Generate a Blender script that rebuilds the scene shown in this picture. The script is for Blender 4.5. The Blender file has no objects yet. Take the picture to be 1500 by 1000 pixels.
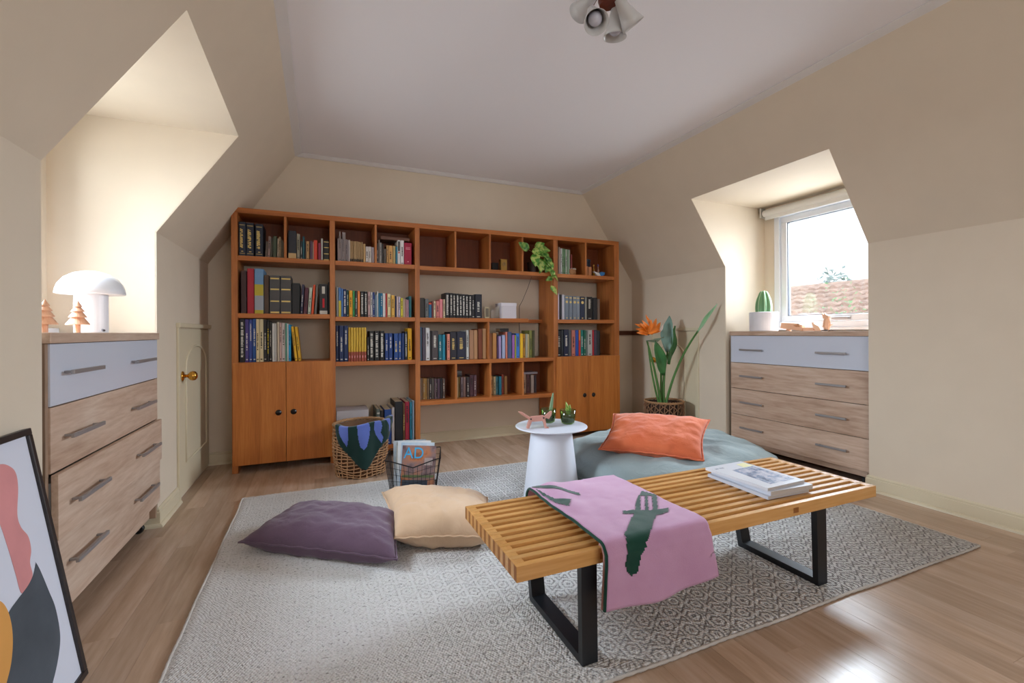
import bpy, bmesh, math, random
from mathutils import Vector, Matrix, Euler, noise
random.seed(7)
SC = bpy.context.scene
COL = SC.collection
PI = math.pi
# ------------------------------------------------------------------ camera
cd = bpy.data.cameras.new('camera'); cam = bpy.data.objects.new('camera', cd); COL.objects.link(cam)
cd.sensor_width = 36.0; cd.lens = 662.85 / 1500 * 36; cd.clip_start = .05; cd.clip_end = 300
cd.shift_y = -13.3 / 1500
yaw = math.radians(23.078); roll = math.radians(-0.2566)
fw = Vector((math.sin(yaw), math.cos(yaw), 0)); ri = Vector((math.cos(yaw), -math.sin(yaw), 0)); up = Vector((0, 0, 1))
r2 = ri * math.cos(roll) + up * math.sin(roll); u2 = up * math.cos(roll) - ri * math.sin(roll)
m = Matrix((r2, u2, -fw)).transposed().to_4x4(); m.translation = Vector((0, 0, 1.0)); cam.matrix_world = m
SC.camera = cam
# ------------------------------------------------------------------ light and exposure
SC.view_settings.view_transform = 'Standard'; SC.view_settings.look = 'None'; SC.view_settings.gamma = 1.0
SC.view_settings.use_curve_mapping = False
SC.view_settings.exposure = 1.0
W = bpy.data.worlds.new('sky'); SC.world = W; W.use_nodes = True
bg = W.node_tree.nodes['Background']; bg.inputs['Color'].default_value = (.86, .93, 1.0, 1); bg.inputs['Strength'].default_value = 1.0
def daylight(name, loc, rot, sx, sy, power, col):
    l = bpy.data.lights.new(name, 'AREA'); l.shape = 'RECTANGLE'; l.size = sx; l.size_y = sy; l.energy = power; l.color = col
    o = bpy.data.objects.new(name, l); COL.objects.link(o); o.location = loc; o.rotation_euler = rot
    return o
# overcast daylight: sky high outside the two dormer windows, and the wide window in the end wall behind the viewer
def aim(loc, to): return (Vector(to) - Vector(loc)).to_track_quat('-Z', 'Z').to_euler()
for loc, to, e, c in (((5.4, 2.3, 2.75), (3.66, 2.28, 1.5), 480, (.74, .87, 1.0)), ((-3.5, 2.4, 3.1), (-1.21, 2.36, 1.5), 760, (.76, .88, 1.0))):
    s_ = 1.12 * (Vector(loc) - Vector(to)).length; daylight('sky_daylight', loc, aim(loc, to), s_, s_ * .87, e, c)
daylight('horizon_daylight', (4.35, 2.28, 1.45), (0, math.radians(90), 0), 1.8, 1.9, 62, (.82, .91, 1.0))
daylight('horizon_daylight', (-1.90, 2.36, 1.45), (0, math.radians(-90), 0), 1.8, 1.9, 52, (.84, .92, 1.0))
daylight('sky_daylight', (1.25, -1.95, 1.50), (math.radians(90), 0, 0), 1.7, 1.3, 21, (.98, .98, 1.0))
# ------------------------------------------------------------------ helpers
def lin(c):
    if isinstance(c, str):
        c = [int(c[i:i + 2], 16) / 255 for i in (0, 2, 4)]
        c = [x / 12.92 if x <= .04045 else ((x + .055) / 1.055) ** 2.4 for x in c]
    return (*c, 1)
class MB:
    def __init__(s): s.v = []; s.f = []; s.mi = []
    def face(s, pts, mi=0):
        n = len(s.v); s.v += [tuple(p) for p in pts]; s.f.append(tuple(range(n, n + len(pts)))); s.mi.append(mi); return s
    def add(s, vs, fs, mi=0):
        n = len(s.v); s.v += [tuple(p) for p in vs]; s.f += [tuple(i + n for i in f) for f in fs]; s.mi += [mi] * len(fs); return s
    def box(s, x0, x1, y0, y1, z0, z1, mi=0):
        vs = [(x, y, z) for x in (x0, x1) for y in (y0, y1) for z in (z0, z1)]
        return s.add(vs, [(0, 1, 3, 2), (4, 6, 7, 5), (0, 4, 5, 1), (2, 3, 7, 6), (0, 2, 6, 4), (1, 5, 7, 3)], mi)
    def prism(s, poly, d, mi=0):
        n = len(poly); a = [Vector(p) for p in poly]; b = [p + Vector(d) for p in a]
        return s.add(a + b, [tuple(range(n))[::-1], tuple(range(n, 2 * n))] + [(i, (i + 1) % n, n + (i + 1) % n, n + i) for i in range(n)], mi)
    def tube(s, pts, r, n=8, closed=False, mi=0, cap=True):
        pts = [Vector(p) for p in pts]; k = len(pts); rs = r if isinstance(r, (list, tuple)) else [r] * k
        ref = None; vs = []
        for i, p in enumerate(pts):
            if closed: t = pts[(i + 1) % k] - pts[i - 1]
            else: t = pts[min(i + 1, k - 1)] - pts[max(i - 1, 0)]
            if t.length < 1e-9: t = Vector((0, 0, 1))
            t.normalize()
            if ref is None:
                ref = Vector((0, 0, 1)) if abs(t.z) < .9 else Vector((1, 0, 0))
            a = t.cross(ref)
            if a.length < 1e-5: a = t.orthogonal()
            a.normalize(); b = a.cross(t).normalized(); ref = b
            for j in range(n):
                q = 2 * PI * j / n; vs.append(p + (a * math.cos(q) + b * math.sin(q)) * rs[i])
        fs = []
        for i in range(k if closed else k - 1):
            for j in range(n):
                i2 = (i + 1) % k; fs.append((i * n + j, i * n + (j + 1) % n, i2 * n + (j + 1) % n, i2 * n + j))
        if cap and not closed: fs += [tuple(range(n)), tuple(range((k - 1) * n, k * n))[::-1]]
        return s.add(vs, fs, mi)
    def lathe(s, prof, n=32, c=(0, 0, 0), M=None, mi=0, sx=1, sy=1):
        vs = []; k = len(prof)
        for r, z in prof:
            for j in range(n):
                q = 2 * PI * j / n; p = Vector((r * math.cos(q) * sx, r * math.sin(q) * sy, z))
                if M: p = M @ p
                vs.append(p + Vector(c))
        fs = [(i * n + j, i * n + (j + 1) % n, (i + 1) * n + (j + 1) % n, (i + 1) * n + j) for i in range(k - 1) for j in range(n)]
        if prof[0][0] > 1e-6: fs.append(tuple(range(n))[::-1])
        if prof[-1][0] > 1e-6: fs.append(tuple(range((k - 1) * n, k * n)))
        return s.add(vs, fs, mi)
    def grid(s, fn, nu, nv, mi=0, flip=False):
        vs = [fn(i / nu, j / nv) for j in range(nv + 1) for i in range(nu + 1)]
        fs = []
        for j in range(nv):
            for i in range(nu):
                a = j * (nu + 1) + i; q = (a, a + 1, a + nu + 2, a + nu + 1); fs.append(q[::-1] if flip else q)
        return s.add(vs, fs, mi)
    def build(s, name, mat, parent=None, smooth=False, bevel=0, solid=0, sub=0, weld=False, bseg=2):
        me = bpy.data.meshes.new(name); me.from_pydata(s.v, [], s.f)
        mats = mat if isinstance(mat, (list, tuple)) else [mat]
        for q in mats: me.materials.append(q)
        if len(mats) > 1: me.polygons.foreach_set('material_index', s.mi)
        if weld or not smooth:
            bm = bmesh.new(); bm.from_mesh(me)
            if weld: bmesh.ops.remove_doubles(bm, verts=bm.verts, dist=1e-5)
            bmesh.ops.recalc_face_normals(bm, faces=bm.faces); bm.to_mesh(me); bm.free()
        if smooth: me.shade_smooth()
        me.update()
        o = bpy.data.objects.new(name, me); COL.objects.link(o)
        if parent: o.parent = parent
        if solid:
            q = o.modifiers.new('solid', 'SOLIDIFY'); q.thickness = solid; q.offset = 0
        if sub:
            q = o.modifiers.new('sub', 'SUBSURF'); q.levels = sub; q.render_levels = sub
        if bevel:
            q = o.modifiers.new('bevel', 'BEVEL'); q.width = bevel; q.segments = bseg; q.limit_method = 'ANGLE'
        return o
def tag(o, label, cat, group=None, kind=None):
    o['label'] = label; o['category'] = cat
    if group: o['group'] = group
    if kind: o['kind'] = kind
    return o
def struct(o): o['kind'] = 'structure'; return o
def empty(name, loc=(0, 0, 0), rz=0):
    o = bpy.data.objects.new(name, None); COL.objects.link(o); o.location = loc; o.rotation_euler = (0, 0, rz); return o
def fbm(p, o=3): return noise.fractal(Vector(p), 1.0, 2.0, o)
# ------------------------------------------------------------------ materials
MATS = {}
def nm(name):
    mt = bpy.data.materials.new(name); mt.use_nodes = True; nt = mt.node_tree; b = nt.nodes['Principled BSDF']
    return mt, nt, b
def N(nt, t, **kw):
    n = nt.nodes.new(t)
    for k, v in kw.items():
        if k in n.inputs: n.inputs[k].default_value = v
        else: setattr(n, k, v)
    return n
def ramp(nt, stops):
    r = nt.nodes.new('ShaderNodeValToRGB'); e = r.color_ramp.elements
    while len(e) < len(stops): e.new(.5)
    for q, (p, c) in zip(e, stops): q.position = p; q.color = lin(c)
    return r
def plain(name, c, rough=.5, metal=0, bump=0, bscale=60, var=.0, spec=.5, emit=0, coat=0):
    key = (name, c)
    if key in MATS: return MATS[key]
    mt, nt, b = nm(name); b.inputs['Base Color'].default_value = lin(c); b.inputs['Roughness'].default_value = rough
    b.inputs['Metallic'].default_value = metal; b.inputs['Specular IOR Level'].default_value = spec
    if coat: b.inputs['Coat Weight'].default_value = coat; b.inputs['Coat Roughness'].default_value = .12
    tc = N(nt, 'ShaderNodeTexCoord')
    if var:
        no = N(nt, 'ShaderNodeTexNoise', Scale=6.0, Detail=4.0); nt.links.new(tc.outputs['Object'], no.inputs['Vector'])
        h = N(nt, 'ShaderNodeHueSaturation'); h.inputs['Color'].default_value = lin(c)
        mr = N(nt, 'ShaderNodeMapRange'); mr.inputs['To Min'].default_value = 1 - var; mr.inputs['To Max'].default_value = 1 + var
        mr.inputs['From Min'].default_value = .3; mr.inputs['From Max'].default_value = .7
        nt.links.new(no.outputs['Fac'], mr.inputs['Value']); nt.links.new(mr.outputs['Result'], h.inputs['Value']); nt.links.new(h.outputs['Color'], b.inputs['Base Color'])
    if bump:
        no = N(nt, 'ShaderNodeTexNoise', Scale=bscale, Detail=3.0); nt.links.new(tc.outputs['Object'], no.inputs['Vector'])
        bp = N(nt, 'ShaderNodeBump', Strength=bump, Distance=.002); nt.links.new(no.outputs['Fac'], bp.inputs['Height']); nt.links.new(bp.outputs['Normal'], b.inputs['Normal'])
    MATS[key] = mt; return mt
def wood(name, stops, axis='x', rough=.4, scale=9, stretch=14, spec=.4, rnd=0.0, bump=.08, fine=.35):
    mt, nt, b = nm(name); L = nt.links.new
    tc = N(nt, 'ShaderNodeTexCoord'); mp = N(nt, 'ShaderNodeMapping'); s = [scale] * 3; s['xyz'.index(axis)] = scale / stretch
    mp.inputs['Scale'].default_value = s
    oi = N(nt, 'ShaderNodeObjectInfo'); cm = N(nt, 'ShaderNodeVectorMath', operation='SCALE'); cm.inputs[0].default_value = (31, 17, 23); L(oi.outputs['Random'], cm.inputs['Scale'])
    L(cm.outputs['Vector'], mp.inputs['Location']); L(tc.outputs['Object'], mp.inputs['Vector'])
    n1 = N(nt, 'ShaderNodeTexNoise', Scale=1.0, Detail=5.0, Roughness=.6, Distortion=.7); L(mp.outputs['Vector'], n1.inputs['Vector'])
    n2 = N(nt, 'ShaderNodeTexNoise', Scale=9.0, Detail=3.0, Roughness=.6); L(mp.outputs['Vector'], n2.inputs['Vector'])
    mx = N(nt, 'ShaderNodeMix'); mx.inputs['Factor'].default_value = fine; L(n1.outputs['Fac'], mx.inputs['A']); L(n2.outputs['Fac'], mx.inputs['B'])
    r = ramp(nt, stops); L(mx.outputs['Result'], r.inputs['Fac'])
    h = N(nt, 'ShaderNodeHueSaturation'); mr = N(nt, 'ShaderNodeMapRange'); mr.inputs['To Min'].default_value = 1 - rnd; mr.inputs['To Max'].default_value = 1 + rnd
    L(oi.outputs['Random'], mr.inputs['Value']); L(mr.outputs['Result'], h.inputs['Value']); L(r.outputs['Color'], h.inputs['Color']); L(h.outputs['Color'], b.inputs['Base Color'])
    b.inputs['Roughness'].default_value = rough; b.inputs['Specular IOR Level'].default_value = spec
    bp = N(nt, 'ShaderNodeBump', Strength=bump, Distance=.002); L(n2.outputs['Fac'], bp.inputs['Height']); L(bp.outputs['Normal'], b.inputs['Normal'])
    return mt
def fabric(name, c, c2=None, rough=.92, weave=500, bump=.35, sheen=.25, scale=5, fold=.0):
    mt, nt, b = nm(name); L = nt.links.new; tc = N(nt, 'ShaderNodeTexCoord')
    no = N(nt, 'ShaderNodeTexNoise', Scale=float(scale), Detail=5.0); L(tc.outputs['Object'], no.inputs['Vector'])
    r = ramp(nt, [(.3, c), (.7, c2 or c)]); L(no.outputs['Fac'], r.inputs['Fac']); L(r.outputs['Color'], b.inputs['Base Color'])
    b.inputs['Roughness'].default_value = rough; b.inputs['Specular IOR Level'].default_value = .15
    b.inputs['Sheen Weight'].default_value = sheen
    wv = N(nt, 'ShaderNodeTexNoise', Scale=float(weave), Detail=2.0); L(tc.outputs['Object'], wv.inputs['Vector'])
    bp = N(nt, 'ShaderNodeBump', Strength=bump, Distance=.0015); L(wv.outputs['Fac'], bp.inputs['Height'])
    if fold:
        n3 = N(nt, 'ShaderNodeTexNoise', Scale=14.0, Detail=4.0, Distortion=1.2); L(tc.outputs['Object'], n3.inputs['Vector'])
        b2 = N(nt, 'ShaderNodeBump', Strength=fold, Distance=.012); L(n3.outputs['Fac'], b2.inputs['Height']); L(bp.outputs['Normal'], b2.inputs['Normal']); L(b2.outputs['Normal'], b.inputs['Normal'])
    else: L(bp.outputs['Normal'], b.inputs['Normal'])
    return mt
def glass(name, tint=(1, 1, 1), gl=.06):
    mt, nt, b = nm(name); nt.nodes.remove(b); o = nt.nodes['Material Output']
    t = N(nt, 'ShaderNodeBsdfTransparent'); t.inputs['Color'].default_value = (*tint, 1); g = N(nt, 'ShaderNodeBsdfGlossy'); g.inputs['Roughness'].default_value = .02
    mx = N(nt, 'ShaderNodeMixShader'); mx.inputs[0].default_value = gl; nt.links.new(t.outputs[0], mx.inputs[1]); nt.links.new(g.outputs[0], mx.inputs[2]); nt.links.new(mx.outputs[0], o.inputs['Surface'])
    return mt
WALL = plain('cream_paint', 'dacbb6', .75, bump=.05, bscale=90, var=.015, spec=.25)
CEIL = plain('white_ceiling_paint', 'eeebee', .8, bump=.03, spec=.2)
TRIMW = plain('white_trim', 'dcd8d6', .5)
TRIMC = plain('cream_trim', 'd6c9ac', .45)
BRASS = plain('brass', 'd8a24a', .18, 1)
BLACKM = plain('black_metal', '1c1f24', .38, .2, bump=.05, var=.1)
CHROME = plain('chrome', 'd0d0d4', .12, 1)
STEEL = plain('brushed_handle', 'a29e9e', .42, .55)
WHITEP = plain('white_gloss', 'e4e6ec', .3)
BLACKR = plain('black_rubber', '101010', .5)
TEAKV = wood('teak_upright', [(.3, '8e4f22'), (.5, 'b46c36'), (.72, 'cd8546')], 'z', .42, 11, 16, rnd=.08)
TEAKH = wood('teak_shelf', [(.3, '8e4f22'), (.5, 'b36932'), (.72, 'ca8042')], 'x', .42, 11, 16, rnd=.06)
TEAKD = wood('teak_door', [(.28, '9c5a26'), (.5, 'bc7032'), (.72, 'cf8742')], 'z', .4, 13, 18, rnd=.05)
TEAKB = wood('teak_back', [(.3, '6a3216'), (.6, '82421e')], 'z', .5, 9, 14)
SONOMA = wood('sonoma_oak', [(.28, '92745e'), (.43, 'b89a84'), (.55, 'c9ae99'), (.7, 'd9c5b3')], 'y', .5, 6, 9, rnd=.03, fine=.42)
SONOMAZ = wood('sonoma_oak_side', [(.25, '7f6650'), (.5, '9a7f69'), (.8, 'b59c86')], 'z', .55, 7, 9)
OAKB = wood('bench_oak', [(.25, 'b07838'), (.5, 'cd9a5c'), (.75, 'deb078')], 'x', .27, 10, 18, rnd=.1, spec=.55)
OAKE = wood('bench_end_grain', [(.3, '84501f'), (.7, 'a66a30')], 'z', .5, 30, 2)
OAKS = wood('bench_spacer', [(.25, 'b87c3c'), (.6, 'd6a262')], 'y', .35, 10, 8, rnd=.05, spec=.5)
PLANK = wood('laminate_oak', [(.24, '967a64'), (.44, 'b49880'), (.58, 'c4a993'), (.76, 'd0b9a6')], 'y', .26, 7, 11, rnd=.1, spec=.5, fine=.3, bump=.03)
BEECH = wood('carved_beech', [(.3, 'cc9876'), (.7, 'e0b092')], 'z', .5, 20, 6)
PEACH = plain('peach_wood', 'dcae8e', .55, var=.06)
GLASSW = glass('window_glass')
# ------------------------------------------------------------------ room shell
XL, XR, YB, YA, ZC = -.778, 3.181, 4.081, -1.7, 2.4665
ZKL, ZKR, XCL, XCR, ZTL, ZTR = 1.53, 1.55, -.158, 2.536, 2.092, 2.087
YL0, YL1, YR0, YR1 = 1.831, 2.893, 1.741, 2.83
XWL, XWR = -1.21, 3.66
sL = lambda z: XL + (z - ZKL) / (ZC - ZKL) * (XCL - XL)
sR = lambda z: XR + (z - ZKR) / (ZC - ZKR) * (XCR - XR)
TH = .09
fl = MB().box(-1.3, 3.75, YA - .1, YB + .1, -.08, -.012).build('floor', plain('floor_joint', '5a4434', .8)); struct(fl)
PW, PL = .0975, 1.22
pbox = {}
k = 0
x = -1.3
while x < 3.7:
    y = YA - random.random() * PL
    while y < YB:
        a, b = max(y, YA), min(y + PL, YB)
        if b - a > .05 and (x + PW > XL - .02 and x < XR + .02 or (a < 2.95 and b > 1.7)):
            if x + PW <= XL or x >= XR: a, b = max(a, 1.72), min(b, 2.92)
            o = MB().box(x + .0002, x + PW - .0002, a + .0002, b - .0002, -.012, 0).build('plank', PLANK, fl, bevel=.0004, bseg=1)
        y += PL
    x += PW
def slab(mb, poly, n): mb.prism(poly, Vector(n) * TH)
# left wall: knee wall with the dormer alcove cut out, and the slope above it
def side_wall(name, X, zk, Xc, zt, s, y0, y1, sg):
    w = MB(); n = (sg, 0, 0); d = Vector((Xc - X, 0, ZC - zk)).normalized(); ns = Vector((-d.z * -sg if False else 0, 0, 0))
    ns = Vector((d.z, 0, -d.x)); ns = ns if ns.x * sg > 0 else -ns
    for a, b in ((YA, y0), (y1, YB)):
        slab(w, [(X, a, 0), (X, b, 0), (X, b, zk), (X, a, zk)], n)
        slab(w, [(X, a, zk), (X, b, zk), (Xc, b, ZC), (Xc, a, ZC)], ns)
    xt = s(zt)
    slab(w, [(xt, y0, zt), (xt, y1, zt), (Xc, y1, ZC), (Xc, y0, ZC)], ns)
    return struct(w.build(name, WALL))
side_wall('wall_left', XL, ZKL, XCL, ZTL, sL, YL0, YL1, -1)
side_wall('wall_right', XR, ZKR, XCR, ZTR, sR, YR0, YR1, 1)
def dormer(name, X, zk, xt, zt, y0, y1, xw, sg):
    w = MB(); e = .001
    for y, n in ((y0 + e, -1), (y1 - e, 1)):
        q = sg * .005; slab(w, [(X + q, y, 0), (xw, y, 0), (xw, y, zt), (xt + q, y, zt), (X + q, y, zk)], (0, n, 0))
    slab(w, [(xt, y0, zt - e), (xw, y0, zt - e), (xw, y1, zt - e), (xt, y1, zt - e)], (0, 0, 1))
    # window wall with an opening
    a, b, c, d = y0 + .10, y1 - .10, 1.03, zt - .06
    for p in ([(y0, 0), (y1, 0), (y1, c), (y0, c)], [(y0, d), (y1, d), (y1, zt), (y0, zt)], [(y0, c), (a, c), (a, d), (y0, d)], [(b, c), (y1, c), (y1, d), (b, d)]):
        slab(w, [(xw, y, z) for y, z in p], (sg, 0, 0))
    struct(w.build(name, WALL))
    return a, b, c, d
WL = dormer('wall_left_dormer', XL, ZKL, sL(ZTL), ZTL, YL0, YL1, XWL, -1)
WR = dormer('wall_right_dormer', XR, ZKR, sR(ZTR), ZTR, YR0, YR1, XWR, 1)
w = MB(); slab(w, [(XL, YB, 0), (XR, YB, 0), (XR, YB, ZKR), (XCR, YB, ZC), (XCL, YB, ZC), (XL, YB, ZKL)], (0, 1, 0)); struct(w.build('wall_back', WALL))
# end wall behind the viewer, with a wide window
FX0, FX1, FZ0, FZ1 = .45, 2.05, .9, 2.1
w = MB()
for P_ in ([(XL, 0), (XR, 0), (XR, FZ0), (XL, FZ0)], [(XL, FZ0), (FX0, FZ0), (FX0, FZ1), (-.41, FZ1), (XL, ZKL)], [(FX1, FZ0), (XR, FZ0), (XR, ZKR), (2.795, FZ1), (FX1, FZ1)], [(-.41, FZ1), (2.795, FZ1), (XCR, ZC), (XCL, ZC)]): slab(w, [(x, YA, z) for x, z in P_], (0, -1, 0))
struct(w.build('wall_front', WALL))
UPV = plain('white_upvc', 'dfe0e4', .35); xm = (FX0 + FX1) / 2
w3 = MB().box(FX0, FX1, YA - .08, YA + .01, FZ0, FZ0 + .05).box(FX0, FX1, YA - .08, YA + .01, FZ1 - .05, FZ1).box(FX0, FX0 + .05, YA - .08, YA + .01, FZ0 + .05, FZ1 - .05).box(FX1 - .05, FX1, YA - .08, YA + .01, FZ0 + .05, FZ1 - .05).build('window_3', UPV, bevel=.003); struct(w3)
MB().box(xm - .03, xm + .03, YA - .06, YA, FZ0 + .05, FZ1 - .05).build('mullion', UPV, w3, bevel=.003)
for a_, b_ in ((FX0 + .05, xm - .03), (xm + .03, FX1 - .05)): MB().box(a_, b_, YA - .036, YA - .03, FZ0 + .05, FZ1 - .05).build('pane', GLASSW, w3)
w = MB(); slab(w, [(XCL, YA, ZC), (XCR, YA, ZC), (XCR, YB, ZC), (XCL, YB, ZC)], (0, 0, 1)); struct(w.build('ceiling', CEIL))
# thin white cornice round the ceiling
def strip(name, poly, d, mat): return struct(MB().prism(poly, d).build(name, mat))
t = .028
strip('trim_1', [(XCL - .02, YA, ZC - .028), (XCL + .032, YA, ZC - .006), (XCL + .032, YA, ZC - .0005), (XCL, YA, ZC - .0005)], (0, YB - YA, 0), TRIMW)
strip('trim_2', [(XCR + .022, YA, ZC - .024), (XCR - .032, YA, ZC - .006), (XCR - .032, YA, ZC - .0005), (XCR, YA, ZC - .0005)], (0, YB - YA, 0), TRIMW)
strip('trim_3', [(XCL, YB, ZC - .026), (XCL, YB - .014, ZC - .026), (XCL, YB - .034, ZC - .006), (XCL, YB - .034, ZC - .0005), (XCL, YB, ZC - .0005)], (XCR - XCL, 0, 0), TRIMW)
# baseboards with a stepped top and a quarter-round foot
def bprof(h=.095, q=.014): return [(0, 0), (.030, 0), (.027, .010), (.020, .016), (q, .018), (q, h - .022), (q - .004, h - .018), (q - .003, h - .008), (.004, h), (0, h)]
def base_x(w, X, sg, y0, y1): w.prism([(X + sg * d, y0, z) for d, z in bprof()], (0, y1 - y0, 0))
def base_y(w, Y, x0, x1, sg=-1): w.prism([(x0, Y + sg * d, z) for d, z in bprof()], (x1 - x0, 0, 0))
def sweep(w, path, side):
    """baseboard profile along a floor path with mitred corners; side +1 puts it to the left of the walking direction"""
    P_ = [Vector((*q, 0)) for q in path]; pr = bprof(); rows = []
    for i, q in enumerate(P_):
        n_ = []
        for a, b in ((i - 1, i), (i, i + 1)):
            if a >= 0 and b < len(P_):
                t_ = (P_[b] - P_[a]).normalized(); n_.append(Vector((-t_.y, t_.x, 0)) * side)
        v = n_[0] if len(n_) == 1 else (n_[0] + n_[1]) / (1 + n_[0].dot(n_[1]))
        rows.append([q + v * d + Vector((0, 0, z)) for d, z in pr])
    k = len(pr); w.add([x for r in rows for x in r], [(i * k + j, i * k + (j + 1) % k, (i + 1) * k + (j + 1) % k, (i + 1) * k + j) for i in range(len(P_) - 1) for j in range(k)] + [tuple(range(k)), tuple(range((len(P_) - 1) * k, len(P_) * k))])
w = MB(); sweep(w, [(XL, YA), (XL, YL0), (-1.2, YL0)], -1); sweep(w, [(-1.2, YL1), (XL, YL1), (XL, 3.238)], -1); struct(w.build('baseboard_left', TRIMC))
w = MB(); sweep(w, [(XR, YA), (XR, YR0), (3.6, YR0)], 1); sweep(w, [(3.6, YR1), (XR, YR1), (XR, 3.11)], 1); struct(w.build('baseboard_right', TRIMC))
w = MB(); base_y(w, YB, XL, XR); struct(w.build('baseboard_back', TRIMC))
# low attic doors in the knee walls
def attic_door(name, X, sg, y0, y1, zt, yk, zk_):
    d = MB().box(min(X, X + sg * .006), max(X, X + sg * .006), y0 + .03, y1, .012, zt - .02).build(name, TRIMC, bevel=.002); struct(d)
    c = MB(); f = lambda a, b: (min(a, b), max(a, b))
    xa, xb = f(X, X + sg * .014)
    c.box(xa, xb, y0 - .01, y0 + .028, .0, zt + .012).build('casing_side', TRIMC, d, bevel=.003)
    xa, xb = f(X, X + sg * .022)
    MB().box(xa, xb, y0 - .018, y1 + .01, zt - .012, zt + .016).build('casing_top', TRIMC, d, bevel=.003)
    if sg < 0: MB().box(*f(X, X + sg * .014), y1, y1 + .03, 0, zt + .01).build('casing_side', TRIMC, d, bevel=.003)
    a, b, za, zb = y0 + .16, y1 - .10, .20, zt - .26
    pts = [(X + sg * .008, a, za), (X + sg * .008, a, zb)]
    for i in range(1, 12):
        q = PI - PI * i / 12; pts.append((X + sg * .008, (a + b) / 2 + math.cos(q) * (b - a) / 2, zb + math.sin(q) * .13))
    pts += [(X + sg * .008, b, zb), (X + sg * .008, b, za)]
    MB().tube(pts, .008, 6, closed=True).build('panel_moulding', TRIMC, d, smooth=True)
    R_ = Matrix.Rotation(sg * PI / 2, 3, 'Y')
    kn = MB().lathe([(0, .0), (.010, .0), (.010, .025), (.014, .030), (.026, .040), (.030, .054), (.026, .068), (.014, .076), (0, .078)], 24, (X + sg * .008, yk, zk_), R_).build('knob', BRASS, d, smooth=True)
    MB().lathe([(0, 0), (.030, 0), (.030, .004), (.022, .009), (0, .010)], 24, (X + sg * .007, yk, zk_), R_).build('rosette', BRASS, kn, smooth=True)
    return d
attic_door('door_1', XL, 1, 3.25, 4.06, 1.05, 3.335, .742)
attic_door('door_2', XR, -1, 3.13, 3.74, 1.02, 3.665, .715)
o = MB().box(2.80, XR, YB - .02, YB, .965, 1.012).box(XR - .02, XR, 3.80, YB - .02, .965, 1.012).build('trim_4', wood('dark_rail', [(.3, '4a2616'), (.7, '5e3320')], 'x')); struct(o)
# windows
def window(name, xw, sg, rect, handle):
    a, b, c, d = rect; f = lambda p, q: (min(p, q), max(p, q))
    X0 = xw + sg * .0; fr = MB(); xa, xb = f(xw - sg * .012, xw + sg * .08)
    e = .045
    root = MB().box(xa, xb, a, b, c, c + e).box(xa, xb, a, b, d - e, d).box(xa, xb, a, a + e, c + e, d - e).box(xa, xb, b - e, b, c + e, d - e).build(name, plain('white_upvc', 'dfe0e4', .35), bevel=.003); struct(root)
    UP = plain('white_upvc', 'dfe0e4', .35)
    xa, xb = f(xw + sg * .008, xw + sg * .06); s = e + .004; g = s + .05
    for nme, q in (('sash_rail', (a + s, b - s, c + s, c + g)), ('sash_rail', (a + s, b - s, d - g, d - s)), ('sash_stile', (a + s, a + g, c + g, d - g)), ('sash_stile', (b - g, b - s, c + g, d - g))):
        MB().box(xa, xb, *q).build(nme, UP, root, bevel=.004)
    gk = MB(); xg, xh = f(xw + sg * .02, xw + sg * .048); t = .005
    gk.box(xg, xh, a + g, b - g, c + g, c + g + t).box(xg, xh, a + g, b - g, d - g - t, d - g).box(xg, xh, a + g, a + g + t, c + g, d - g).box(xg, xh, b - g - t, b - g, c + g, d - g)
    gk.build('gasket', plain('dark_gasket', '2a2d38', .6), root)
    MB().box(*f(xw + sg * .030, xw + sg * .036), a + g, b - g, c + g, d - g).build('pane', GLASSW, root)
    MB().box(*f(xw - sg * .05, xw), a - .09, b + .09, c - .022, c).build('sill', UP, root, bevel=.003)
    if handle:
        y = (a + b) / 2 - .1; MB().box(*f(xw - sg * .03, xw + sg * .008), y - .06, y + .06, c + s + .012, c + s + .03).build('handle', STEEL, root, bevel=.004)
    return root
window('window_1', XWR, 1, WR, True)
window('window_2', XWL, -1, WL, False)
# roller blind in the right dormer, rolled up
rb = empty('roller_blind', (XWR - .06, 2.285, 2.045)); tag(rb, 'white roller blind rolled up under the right dormer ceiling above the window', 'blind')
MB().tube([(0, -.50, -.015), (0, .50, -.015)], .030, 20).build('fabric_roll', plain('blind_fabric', 'd8d6d0', .8), rb, smooth=False)
MB().box(-.008, .004, -.49, .49, -.075, -.035).build('bottom_bar', plain('blind_bar', 'dcdad6', .5), rb, bevel=.004)
for y in (-.525, .51): MB().box(-.03, .03, y, y + .015, -.05, .035).build('bracket', plain('blind_bracket', 'c4c0b8', .4), rb, bevel=.003)
# ------------------------------------------------------------------ bookcase
BF, BBK = 3.745, 4.055
bc = empty('bookcase', (0, 0, 0)); tag(bc, 'long teak bookcase with cubbies, open shelves and two cupboards on the back wall', 'bookcase')
UPR = [(-.5745, -.536), (.0765, .115), (.729, .768), (2.021, 2.068), (2.706, 2.763)]
ZTOP = 1.904
for i, (a, b) in enumerate(UPR): MB().box(a, b, BF, BBK, 0 if i != 9 else .0, ZTOP - .0385).build('upright', TEAKV, bc, bevel=.002)
MB().box(UPR[0][0], UPR[4][1], BF, BBK, ZTOP - .038, ZTOP).build('top_board', TEAKH, bc, bevel=.002)
def shelf(x0, x1, z, th=.034, y0=BF + .003, y1=BBK): MB().box(x0 + .0005, x1 - .0005, y0, y1, z - th, z).build('shelf', TEAKH, bc, bevel=.0015)
for i in range(4):
    a, b = UPR[i][1], UPR[i + 1][0]
    z1 = (1.561, 1.561, 1.556, 1.551)[i]
    shelf(a, b, z1, .034)
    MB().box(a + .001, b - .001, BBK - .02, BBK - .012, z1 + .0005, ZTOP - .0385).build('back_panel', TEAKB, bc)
shelf(-.536, .0765, 1.146); shelf(-.536, .0765, .792)
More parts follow.
